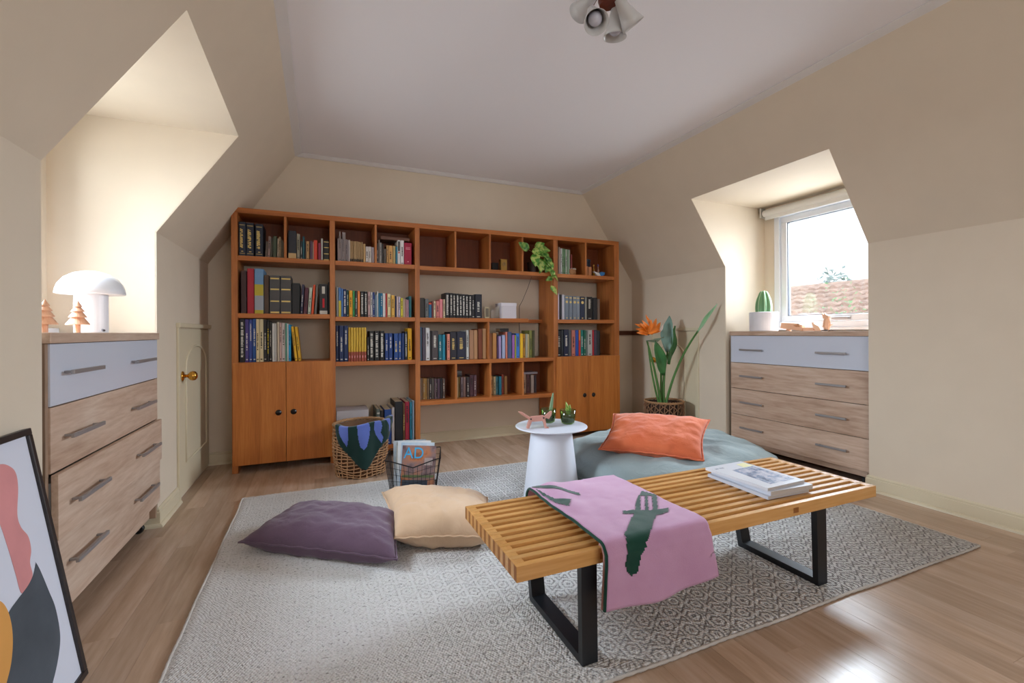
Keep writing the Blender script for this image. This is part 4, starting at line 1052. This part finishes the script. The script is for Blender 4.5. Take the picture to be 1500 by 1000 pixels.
# ------------------------------------------------------------------ white side table
tb = empty('side_table', (1.262, 2.375, .0125)); tag(tb, 'round white metal side table with conical base on the rug', 'table')
MB().lathe([(0, .4285), (.208, .4285), (.2115, .431), (.2115, .435), (.209, .4372), (0, .4375)], 64).build('table_top', plain('white_powder', 'd3d7e2', .4), tb, smooth=False)
MB().lathe([(.170, 0), (.168, .004), (.118, .428), (.114, .428), (.164, .004)], 64).build('base', plain('white_powder', 'd3d7e2', .4), tb, smooth=False)
GL = glass('green_glass', (.62, .74, .42), .08)
def planter(loc, label, kind):
    p_ = empty('glass_planter', loc); p_.scale = (1.18, 1.18, 1.18); tag(p_, label, 'plant')
    MB().lathe([(0, 0), (.022, .0), (.032, .006), (.038, .03), (.041, .072), (.0395, .072), (.0365, .031), (.030, .009), (0, .008)], 36).build('tumbler', GL, p_, smooth=True)
    MB().lathe([(0, .0095), (.0285, .0095), (.0345, .025), (.036, .044), (0, .047)], 24).build('soil', plain('planter_soil', '2e3a2c', .9, bump=1, bscale=90, var=.3), p_, smooth=True)
    if kind == 0:
        cactus(p_, .0085, .115, 5, (.004, 0, .04), plain('cactus_slim', '6f8c6a', .6, var=.15), name='stem').rotation_euler = (0, .16, 0)
    else:
        for k_, (dx, dy, L_) in enumerate(((-.15, -.1, .07), (.25, -.1, .055), (-.35, -.2, .045), (.0, .3, .05), (.5, .1, .04))):
            leaf(p_, (0, 0, .044), (dx, dy, 1), (0, -1, .2), L_, .018, leafmat('succulent%d' % k_, '6c9c3c', 'a8c060', 60), .1, False, 'leaf', .3)
    return p_
planter((1.283, 2.452, .4505), 'green glass tumbler with a tall thin cactus on the side table', 0)
planter((1.372, 2.37, .4505), 'green glass tumbler with a short yellow green succulent on the side table', 1)
FOXW = plain('rose_wood', 'c08a7c', .6, var=.1)
fx = empty('fox_figure', (1.155, 2.335, .4505), -.35); tag(fx, 'pink brown jointed wooden fox standing on the side table', 'ornament')
def pz(poly, y0, y1, name, mat=FOXW): return MB().prism([(x, y0, z_) for x, z_ in poly], (0, y1 - y0, 0)).build(name, mat, fx, bevel=.0015, bseg=1)
pz([(-.05, .045), (-.045, .066), (.03, .072), (.045, .062), (.038, .042), (-.03, .038)], -.013, .013, 'body')
pz([(-.045, .062), (-.056, .052), (-.10, .082), (-.115, .096), (-.09, .092)], -.008, .008, 'tail')
pz([(.034, .066), (.072, .096), (.080, .097), (.076, .075), (.062, .052), (.050, .056)], -.012, .012, 'head')
for y0 in (-.017, .008):
    pz([(-.05, .055), (-.032, .05), (-.042, .026), (-.052, .0), (-.068, .0), (-.062, .022)], y0, y0 + .009, 'hind_leg')
    pz([(.022, .058), (.040, .056), (.050, .004), (.062, .004), (.062, .0), (.038, .0)], y0, y0 + .009, 'fore_leg')
for x, z_ in ((-.042, .054), (.031, .06)): MB().tube([(x, -.0175, z_), (x, .0175, z_)], .005, 10).build('joint_pin', plain('dark_pin', '3a2622', .6), fx)
# ------------------------------------------------------------------ cushions
def cushion(name, label, C4, up_, dn, mat, seed, nrm=(0, 0, 1), pinch=.10, floor=None, n=44, flange=.0, wr=.010):
    A, B, C, D = [Vector(c) for c in C4]; ctr = (A + B + C + D) / 4
    root = empty(name, ctr); tag(root, label, 'cushion'); nv = Vector(nrm).normalized()
    def base(a, b):
        p = A * (1 - a) * (1 - b) + B * a * (1 - b) + C * a * b + D * (1 - a) * b
        u, v = a * 2 - 1, b * 2 - 1
        k = 1 - pinch * ((1 - u * u) * (v * v) ** 2 + (1 - v * v) * (u * u) ** 2)
        return ctr + (p - ctr) * k, u, v
    def fn(sg, hgt):
        def f(a, b):
            p, u, v = base(a, b); h = max(0, (1 - abs(u) ** 3.0)) ** .5 * max(0, (1 - abs(v) ** 3.0)) ** .5
            w_ = wr * (fbm((u * 2.2 + seed, v * 2.2, sg)) + .5 * fbm((u * 6 + seed, v * 3, sg + 3)))
            e = max(abs(u), abs(v)); w_ += .6 * wr * math.sin((u if abs(v) > abs(u) else v) * 17 + seed) * max(0, e - .6) * 2
            q = p + nv * (sg * hgt * h + w_ * min(1, h * 1.6))
            if floor is not None and q.z < floor: q.z = floor
            return q - ctr
        return f
    mb = MB(); mb.grid(fn(1, up_), n, n); mb.grid(fn(-1, dn), n, n, flip=True)
    mb.build('cover', mat, root, smooth=True, weld=True)
    # stitched flange round the seam
    fl_ = MB(); loop = [base(i / 40, 0)[0] for i in range(40)] + [base(1, i / 40)[0] for i in range(40)] + [base(1 - i / 40, 1)[0] for i in range(40)] + [base(0, 1 - i / 40)[0] for i in range(40)]
    loop = [Vector((p.x, p.y, max(p.z, (floor or -9) + .004))) - ctr for p in loop]
    fl_.tube([p * (1.008 + flange * .5) + nv * .002 * math.sin(i * 1.3) for i, p in enumerate(loop)], .0045 + flange * .02, 6, closed=True)
    fl_.build('seam', mat, root, smooth=True)
    return root
cushion('floor_cushion', 'plum purple linen cushion lying on the rug', [(-.335, 2.36, .06), (.290, 1.905, .065), (.375, 2.30, .095), (-.12, 2.62, .09)], .085, .09, fabric('plum_linen', '614c5e', '6e586b', weave=380, bump=.5, fold=.42), 3, floor=.0135, pinch=.06)
cushion('floor_cushion', 'beige linen cushion lying on the rug beside the purple cushion', [(.300, 2.06, .085), (.745, 1.875, .085), (.84, 2.33, .10), (.315, 2.57, .125)], .10, .10, fabric('beige_linen', 'd6b594', 'dfc0a0', weave=380, bump=.5, fold=.42), 9, floor=.0135, pinch=.08)
# big round floor pouf
pf = empty('floor_pouf', (2.12, 2.35, .0125)); tag(pf, 'large round grey green floor pouf behind the bench', 'pouf')
PG = fabric('grey_green_linen', '818f91', '909d9e', weave=350, bump=.4, fold=.45, scale=3)
def pouf(a, b):
    q = a * 2 * PI; t = b
    prof = [(.0, 0), (.5, 0), (.62, .02), (.665, .08), (.665, .15), (.63, .215), (.53, .265), (.36, .295), (.16, .303), (0, .305)]
    s_ = t * (len(prof) - 1); i = min(int(s_), len(prof) - 2); f_ = s_ - i
    r_ = prof[i][0] * (1 - f_) + prof[i + 1][0] * f_; z_ = prof[i][1] * (1 - f_) + prof[i + 1][1] * f_
    k_ = 1 + .03 * fbm((math.cos(q) * 1.6, math.sin(q) * 1.6, z_ * 4)); x, y = r_ * k_ * math.cos(q), r_ * k_ * math.sin(q)
    z_ += (.03 * fbm((x * 2.5, y * 2.5, 3)) + .010 * math.sin(q * 13) * min(1, r_ * 2)) * min(1, z_ * 8)
    dd = (x + .15) ** 2 + (y + .095) ** 2; z_ -= .045 * math.exp(-dd / .06) if z_ > .1 else 0
    return (x, y * .98, max(0, z_))
MB().grid(pouf, 96, 36).build('cover', PG, pf, smooth=True, weld=True)
def pt_(q, z_, r_): return (r_ * math.cos(q), r_ * math.sin(q) * .98, z_)
MB().tube([pt_(2 * PI * i / 72, .11 + .006 * math.sin(i), .668 + .008 * fbm((math.cos(2 * PI * i / 72) * 1.6, math.sin(2 * PI * i / 72) * 1.6, .44))) for i in range(72)], .007, 6, closed=True).build('seam', PG, pf, smooth=True)
cushion('cushion', 'orange linen cushion resting on the grey green pouf', [(1.54, 2.285, .30), (1.955, 1.895, .285), (2.245, 2.125, .445), (1.83, 2.54, .445)], .075, .075, fabric('orange_linen', 'c9633f', 'd2704a', weave=380, bump=.5, fold=.42), 21, nrm=(-.26, -.28, .92), pinch=.09, flange=.02)
# ------------------------------------------------------------------ wicker basket with striped blanket
WK = plain('wicker', 'b58a62', .75, var=.2, bump=.3, bscale=150); WKR = plain('wicker_rim', 'a8805a', .75, var=.2, bump=.3, bscale=150)
def wicker(name, loc, label, h, prof, nst, nrow, diag=False, col=None, cat='basket', inner='6a4c34'):
    b_ = empty(name, loc); tag(b_, label, cat); mt = col or WK
    rad = lambda t: prof[0] + (prof[1] - prof[0]) * t + prof[2] * math.sin(PI * t)
    wv = MB()
    for r_ in range(nrow):
        t = (r_ + .5) / nrow; n_ = nst * 4
        wv.tube([((rad(t) + .004 * math.cos(nst * q / 1.0 + (r_ % 2) * PI)) * math.cos(q), (rad(t) + .004 * math.cos(nst * q + (r_ % 2) * PI)) * math.sin(q), h * t + (.006 * math.sin(5 * q + r_) if not diag else .016 * math.sin(nst / 2 * q + r_ * PI))) for q in [2 * PI * i / n_ for i in range(n_)]], .0042, 5, closed=True)
    o = wv.build('woven_wall', mt, b_, smooth=True); o['kind'] = 'stuff'
    st = MB()
    for i in range(nst):
        q = 2 * PI * i / nst
        st.tube([(rad(t / 8) * math.cos(q + (.18 * t / 8 if diag else .04 * math.sin(t + i))), rad(t / 8) * math.sin(q + (.18 * t / 8 if diag else .04 * math.sin(t + i))), h * t / 8) for t in range(9)], .0042, 5)
    o = st.build('stakes', mt, b_, smooth=True); o['kind'] = 'stuff'
    MB().lathe([(0, .004), (prof[0] - .004, .004), (rad(.5) - .012, h * .5), (rad(.97) - .012, h * .97), (rad(.97) - .017, h * .97), (rad(.5) - .017, h * .5), (prof[0] - .012, .010), (0, .010)], 40).build('lining', plain('basket_inside_' + inner, inner, .9, bump=.6, bscale=60, var=.2), b_, smooth=True)
    rm = MB()
    for k_ in range(3):
        rm.tube([((rad(1) + .006 * math.cos(q * 14 + k_ * 2.1)) * math.cos(q), (rad(1) + .006 * math.cos(q * 14 + k_ * 2.1)) * math.sin(q), h + .006 * math.sin(q * 14 + k_ * 2.1)) for q in [2 * PI * i / 160 for i in range(160)]], .0055, 5, closed=True)
    rm.build('rim', WKR, b_, smooth=True)
    return b_
wb = wicker('wicker_basket', (.272, 3.425, 0), 'open weave wicker basket on the floor holding a green and blue blanket', .355, (.165, .182, .012), 26, 17)
BLK = empty('knitted_blanket', (.272, 3.425, 0)); tag(BLK, 'dark green and blue knitted blanket hanging over the wicker basket rim', 'blanket')
def bl(s_, p, off=0):
    """s_: position round the rim in metres from the front, p: drop below the rim"""
    r_ = .197 + off; q = -PI / 2 - .05 + s_ / .19
    z_ = .372 - max(0, p); rr_ = r_ + .010 * math.sin(s_ * 40 + 1) * min(1, max(0, p) * 12) + .004
    if p < 0: k_ = max(-1, p / .05); rr_ = r_ + .004 + k_ * .05; z_ = .372 + off + .014 * (1 + k_) * (-k_) * 2 - .012 * (-k_)
    z_ += .012 * math.sin(s_ * 16)
    if s_ > .17: z_ += .03 * min(1, (s_ - .17) * 12); rr_ += .02 * min(1, (s_ - .17) * 12)
    return Vector((rr_ * math.cos(q), rr_ * math.sin(q), z_))
outl = [(-.185, -.05), (.30, -.05), (.31, .03), (.27, .05), (.235, .10), (.15, .15), (.105, .215), (.05, .285), (.025, .31), (-.005, .285), (-.07, .205), (-.13, .13), (-.175, .055), (-.188, .0)]
GK = fabric('dark_green_knit', '112a26', '16332e', weave=350, bump=.4); BK = fabric('blue_knit', '5666ac', '5f70b6', weave=350, bump=.4)
MBk = motif('knit_ground', bl, [outl], [], GK, BLK, 0, .006)
q = MBk.modifiers.new('solid', 'SOLIDIFY'); q.thickness = .007; q.offset = 0
blobs = [[(-.150, -.03), (-.085, -.03), (-.082, .06), (-.092, .13), (-.115, .09), (-.145, .035)], [(-.030, -.03), (.040, -.03), (.052, .03), (.045, .09), (.03, .15), (.012, .165), (-.008, .14), (-.02, .08)], [(.085, -.03), (.125, -.03), (.140, .03), (.128, .075), (.145, .11), (.135, .15), (.115, .12), (.095, .085), (.078, .04)], [(.165, -.04), (.200, -.04), (.225, .02), (.222, .07), (.20, .09), (.205, .04), (.185, .0)], [(.25, -.04), (.30, -.04), (.305, .03), (.275, .04), (.262, .0)]]
motif('blue_spots', bl, blobs, [], BK, BLK, .0045, .004)
# ------------------------------------------------------------------ wire basket of magazines
wr = empty('wire_basket', (.555, 2.90, .0), -.25); tag(wr, 'black wire basket full of magazines at the far edge of the rug', 'basket')
WM = plain('black_wire', '18181a', .45, .5)
hx, hy_, hh, fl_ = .135, .115, .215, 1.22
def wp(u, v, t):
    k_ = 1 + (fl_ - 1) * t; return Vector((u * hx * k_, v * hy_ * k_, .016 + hh * t - (.05 * t * max(0, 1 - abs(u) / .9) if v < -.99 else 0)))
per = [(-1 + 2 * i / 12, -1) for i in range(12)] + [(1, -1 + 2 * i / 10) for i in range(10)] + [(1 - 2 * i / 12, 1) for i in range(12)] + [(-1, 1 - 2 * i / 10) for i in range(10)]
MB().tube([wp(u, v, 1) for u, v in per], .0035, 6, closed=True).build('rim', WM, wr, smooth=True)
MB().tube([wp(u, v, 0) for u, v in per], .003, 6, closed=True).build('base_ring', WM, wr, smooth=True)
for u, v in per: MB().tube([wp(u, v, t / 4) for t in range(5)], .0014, 5).build('upright_wire', WM, wr, smooth=True)
for t in (.2, .4, .6, .8): MB().tube([wp(u, v, t) for u, v in per], .0013, 5, closed=True).build('hoop_wire', WM, wr, smooth=True)
for i in range(1, 12): MB().tube([wp(-1 + i / 6, -1, 0), wp(-1 + i / 6, 1, 0)], .0013, 5).build('base_wire', WM, wr)
def covermat(name, stops, sc=9.0):
    mt, nt, b = nm(name); tc = N(nt, 'ShaderNodeTexCoord'); no = N(nt, 'ShaderNodeTexNoise', Scale=sc, Detail=4.0); nt.links.new(tc.outputs['Object'], no.inputs['Vector']); r = ramp(nt, stops); nt.links.new(no.outputs['Fac'], r.inputs['Fac']); nt.links.new(r.outputs['Color'], b.inputs['Base Color']); b.inputs['Roughness'].default_value = .25
    return mt
MM = [covermat('cover_interior', [(.32, '5a3a34'), (.42, 'b87a58'), (.52, '8a7474'), (.62, '5c4a4e'), (.72, 'a8a0a0')], 7.0), covermat('cover_sky', [(.3, '7aa8cc'), (.6, 'c8d4de')]), covermat('cover_pale', [(.3, 'b8c4cc'), (.6, 'dcdcdc')]), covermat('cover_room', [(.35, '4a6478'), (.6, 'c0b8a8')]), covermat('cover_leaf', [(.3, 'c8ccd0'), (.7, '8a98a0')])]
ML = ['front magazine with bright blue AD title in the wire basket', 'pale blue magazine behind the AD magazine in the wire basket', 'white magazine in the middle of the wire basket', 'blue grey magazine towards the back of the wire basket', 'rearmost pale magazine in the wire basket']
fwd = wr.rotation_euler.z
for i in range(5):
    w_, h_, t_ = .205, .268 + .006 * (i % 3), .008
    lx, ly = (.02 - .012 * i + (.006 if i % 2 else 0), -.078 + .026 * i)
    x = wr.location.x + lx * math.cos(fwd) - ly * math.sin(fwd); y = wr.location.y + lx * math.sin(fwd) + ly * math.cos(fwd)
    mg = empty('magazine', (x, y, .0185 + (.012 if i else .006)), fwd); mg.rotation_euler = (-.10 - .02 * i, .06 - .02 * i, fwd); tag(mg, ML[i], 'magazine', 'magazines in the wire basket')
    MB().box(-w_ / 2, w_ / 2, 0, t_, 0, h_).build('pages', plain('mag_pages', 'bfb8b2', .85, bump=.3, bscale=400), mg)
    MB().box(-w_ / 2 - .001, w_ / 2 + .001, -.0008, 0, -.0005, h_ + .001).box(-w_ / 2 - .0014, -w_ / 2 - .0002, -.0008, t_ + .0008, -.0005, h_ + .001).box(-w_ / 2 - .001, w_ / 2 + .001, t_, t_ + .0008, -.0005, h_ + .001).build('cover', MM[i], mg)
    if i == 0:
        tcv = bpy.data.curves.new('title', 'FONT'); tcv.body = 'AD'; tcv.size = .088; tcv.extrude = .0003; tcv.align_x = 'CENTER'
        t0 = bpy.data.objects.new('title', tcv); COL.objects.link(t0); bpy.context.view_layer.update(); tme = bpy.data.meshes.new_from_object(t0.evaluated_get(bpy.context.evaluated_depsgraph_get())); bpy.data.objects.remove(t0); tme.materials.clear(); tme.materials.append(plain('title_blue', '38a8dc', .4)); to = bpy.data.objects.new('title', tme); COL.objects.link(to); to.parent = mg; to.location = (-.032, -.0012, .192); to.rotation_euler = (PI / 2, 0, 0); to.scale = (1.0, 1.1, 1)
        pp = MB(); pp.box(.035, .085, -.0016, -.0009, .15, .195); pp.build('photo_window', plain('cover_window', 'a89894', .5), mg)
        MB().box(-.095, .095, -.0016, -.0009, .075, .09).build('photo_sofa', plain('cover_sofa', '5c6a40', .5), mg)
        MB().box(-.095, .06, -.0016, -.0009, .01, .06).build('photo_table', plain('cover_table', '3a4450', .5), mg)
# ------------------------------------------------------------------ bird of paradise
bp_ = wicker('plant_basket', (2.93, 3.30, 0), 'brown wicker basket planter by the right low door', .36, (.15, .17, .012), 26, 12, True, plain('brown_wicker', '8a6448', .75, var=.25), 'planter', '3a2a20')
bd = empty('bird_of_paradise', (2.93, 3.30, .02)); tag(bd, 'bird of paradise plant with orange flower in the brown wicker basket', 'plant')
MB().lathe([(0, 0), (.14, 0), (.15, .30), (0, .315)], 24).build('soil', plain('soil2', '3a2c22', .95, bump=1, bscale=60), bd)
LG = plain('bird_leaf', '3f7440', .35, var=.2); LG2 = plain('bird_leaf_back', '7fa094', .45, var=.15); ST = plain('bird_stem', '4f7a3c', .5, var=.15)
def stem(pts, r0, r1, nm_='stem'): 
    n_ = len(pts); MB().tube(pts, [r0 + (r1 - r0) * i / (n_ - 1) for i in range(n_)], 8).build(nm_, ST, bd, smooth=True)
def bez(a, b, c, n_=12): a, b, c = map(Vector, (a, b, c)); return [a * (1 - t) ** 2 + b * 2 * t * (1 - t) + c * t * t for t in [i / n_ for i in range(n_ + 1)]]
def cam_off(x, z_, y=0): return (x, y, z_)
# flower stem
stem(bez((-.03, 0, .3), (-.12, -.02, .66), (-.235, -.05, .90)), .013, .007)
stem(bez((.02, 0, .3), (.06, -.08, .70), (.115, -.30, .985)), .012, .008)
stem(bez((0, .0, .3), (-.02, .0, .55), (.03, -.02, .80)), .014, .008)
stem(bez((-.01, .02, .3), (-.03, .0, .52), (-.06, -.03, .72)), .012, .008)
stem(bez((-.05, .0, .3), (-.15, .0, .58), (-.215, -.04, .885)), .010, .006)
leaf(bd, (.03, -.02, .79), (.10, .05, 1), (-.9, -.4, .1), .34, .12, LG2, .02, False, 'leaf', .5)
leaf(bd, (.035, -.02, .68), (.16, -.05, 1), (.35, -1, .1), .36, .10, LG, -.02, False, 'leaf', .35)
leaf(bd, (-.03, -.03, .58), (-.35, -.1, 1), (-.3, -1, .1), .34, .105, LG, .03, False, 'leaf', .35)
leaf(bd, (.113, -.295, .975), (.16, -.38, .62), (-.5, -.6, .5), .29, .034, plain('young_leaf', '8fb88c', .4, var=.15), .1, False, 'leaf', 1.0)
FLW = plain('orange_petal', 'e07818', .45, var=.15)
for k_ in range(11):
    a = -1.3 + k_ * .26; leaf(bd, (-.20 + .02 * (k_ % 3) - .03, -.055, .955 + .006 * (k_ % 4)), (math.sin(a) * 1.2 - .15, -.35 + .15 * (k_ % 3), math.cos(a) * .75 + .12), (0, -1, .4), .125 + .025 * (k_ % 3), .04, FLW, .25, False, 'petal', .5)
leaf(bd, (-.24, -.05, .90), (1, -.05, .12), (0, -.6, -.8), .20, .04, plain('spathe', '8c9c84', .5, var=.2), .05, False, 'spathe', .9)
leaf(bd, (-.12, -.06, .96), (.55, -.1, .75), (0, -1, .3), .11, .022, plain('white_petal', 'd8c8c0', .5), .1, False, 'petal', .6)
# ------------------------------------------------------------------ ceiling spot lamp
cl = empty('ceiling_lamp', (1.005, 1.425, ZC)); tag(cl, 'ceiling lamp with four white spot shades on a red brown wooden body', 'lamp')
LW = wood('lamp_wood', [(.3, '4c1c10'), (.7, '7a3420')], 'z', .3, 12, 5)
MB().lathe([(0, -.0005), (.06, -.0005), (.06, -.02), (.028, -.03), (.026, -.165), (.034, -.172), (.036, -.22), (.030, -.238), (0, -.242)], 32).build('body', LW, cl, smooth=False)
def spot(px, py, pz_, dx, dy, dz, arm0):
    d_ = Vector((dx, dy, dz)).normalized(); M3 = Vector((0, 0, -1)).rotation_difference(d_).to_matrix()
    base = Vector((px, py, pz_))
    s_ = MB().lathe([(0, .0), (.016, 0), (.018, -.010), (.024, -.04), (.034, -.075), (.0445, -.105), (.0435, -.105), (.033, -.076), (.023, -.041), (.014, -.014), (0, -.013)], 36, base, M3).build('shade', plain('shade_white', 'c9c7c5', .3), cl, smooth=True)
    MB().lathe([(0, -.03), (.010, -.03), (.012, -.045), (.021, -.062), (.025, -.075), (.022, -.088), (.012, -.096), (0, -.098)], 24, base, M3).build('bulb', plain('frosted_bulb', 'c4c4d0', .2), s_, smooth=True)
    MB().tube([arm0, base + Vector((0, 0, .012)), base], .006, 10).build('arm', CHROME, cl, smooth=True)
def cv(r_, f_, z_): return tuple(ri * r_ + fw * f_ + Vector((0, 0, z_)))
for b_, d_, a_ in ((cv(-.066, -.03, -.275), cv(.06, -.55, -.80), cv(-.03, -.01, -.19)), (cv(.034, .02, -.232), cv(.0, .12, -1), cv(.028, .0, -.19)), (cv(.030, -.045, -.245), cv(.55, .25, -.72), cv(.03, -.02, -.18)), (cv(-.04, .06, -.15), cv(-.35, .7, -.05), cv(-.03, .02, -.18))):
    spot(*b_, *d_, a_)
# ------------------------------------------------------------------ outside the right window: neighbouring roof and trees
rf = empty('neighbour_house', (9.0, 5.2, -3)); tag(rf, 'neighbouring house with a pale terracotta tiled roof beyond the window', 'house')
TERR = plain('terracotta', 'c0a698', .9, var=.25); 
rx0, rx1, rz0, rz1, ry0, ry1 = -1.2, 2.6, 3.9, 5.05, -6.0, 7.0
MB().box(-.9, 5.9, ry0 + .3, ry1 - .3, 0, rz0 - .05).build('walls', plain('house_wall', 'cfc6b8', .9), rf)
MB().prism([(rx0, ry0, rz0 - .06), (rx1, ry0, rz1 - .06), (rx1 + 3.8, ry0, rz0 - .06)], (0, ry1 - ry0, 0)).build('roof_deck', plain('roof_deck', '9a7a6a', .9), rf)
dvec = Vector((rx1 - rx0, 0, rz1 - rz0)); Ln = dvec.length; dvec.normalize(); nvec = Vector((-dvec.z, 0, dvec.x))
tl = MB(); ncol = 52; nr = 9
for i in range(ncol):
    y = ry0 + (i + .5) * (ry1 - ry0) / ncol
    for j in range(nr):
        s0_ = j * Ln / nr; vs = []
        for e_, (ss, rr_, lift) in enumerate(((s0_ - .04, .115, .05), (s0_ + Ln / nr, .095, .005))):
            for k_ in range(6):
                q = PI * k_ / 5; pth = Vector((rx0, 0, rz0)) + dvec * ss + nvec * (lift + math.sin(q) * rr_); vs.append((pth.x, y + math.cos(q) * rr_, pth.z))
        tl.add(vs, [(k_, k_ + 1, 7 + k_, 6 + k_) for k_ in range(5)] + [(0, 1, 2, 3, 4, 5)])
o = tl.build('roof_tiles', TERR, rf); o['kind'] = 'stuff'
MB().tube([(rx1, ry0, rz1 + .04), (rx1, ry1, rz1 + .04)], .11, 10).build('ridge', TERR, rf)
def tree(loc, h, r_, seed_, label, c1, c2, nl=900, ls=.3):
    t_ = empty('tree', loc); tag(t_, label, 'tree'); rr_ = random.Random(seed_)
    MB().tube([(0, 0, 0), (.05, .03, h * .4), (0, .1, h * .8)], [.16, .12, .04], 8).build('trunk', plain('bark', '6a5a4a', .9), t_)
    f = MB()
    for _ in range(nl):
        a, b_ = rr_.uniform(0, 2 * PI), math.acos(rr_.uniform(-1, 1)); k_ = rr_.random() ** .4
        c_ = Vector((r_ * k_ * math.sin(b_) * math.cos(a), r_ * k_ * math.sin(b_) * math.sin(a), h * .68 + h * .36 * k_ * math.cos(b_)))
        u = Vector((rr_.uniform(-1, 1), rr_.uniform(-1, 1), rr_.uniform(-1, 1))).normalized(); v = u.orthogonal().normalized(); s_ = ls * rr_.uniform(.5, 1)
        f.face([c_ - u * s_ * .5, c_ + v * s_ * .25, c_ + u * s_ * .5, c_ - v * s_ * .25])
    o = f.build('foliage', leafmat('foliage_' + c1, c1, c2, .8), t_); o['kind'] = 'stuff'
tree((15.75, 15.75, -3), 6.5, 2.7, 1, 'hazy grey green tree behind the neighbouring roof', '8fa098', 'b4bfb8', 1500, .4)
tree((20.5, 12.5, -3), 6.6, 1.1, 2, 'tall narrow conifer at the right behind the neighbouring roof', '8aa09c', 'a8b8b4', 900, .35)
tree((7.25, 4.4, -3), 4.72, .5, 3, 'leafy green shrub in front of the neighbouring roof', '5c8c56', '8fb084', 900, .075)
tree((7.05, 5.35, -3), 4.15, .6, 4, 'pale yellow green shrub low outside the window', '98a868', 'bcc490', 900, .08)
gd = MB().box(-40, 60, -40, 60, -3.2, -3.0).build('ground', plain('garden_ground', '8a9070', .95)); struct(gd)
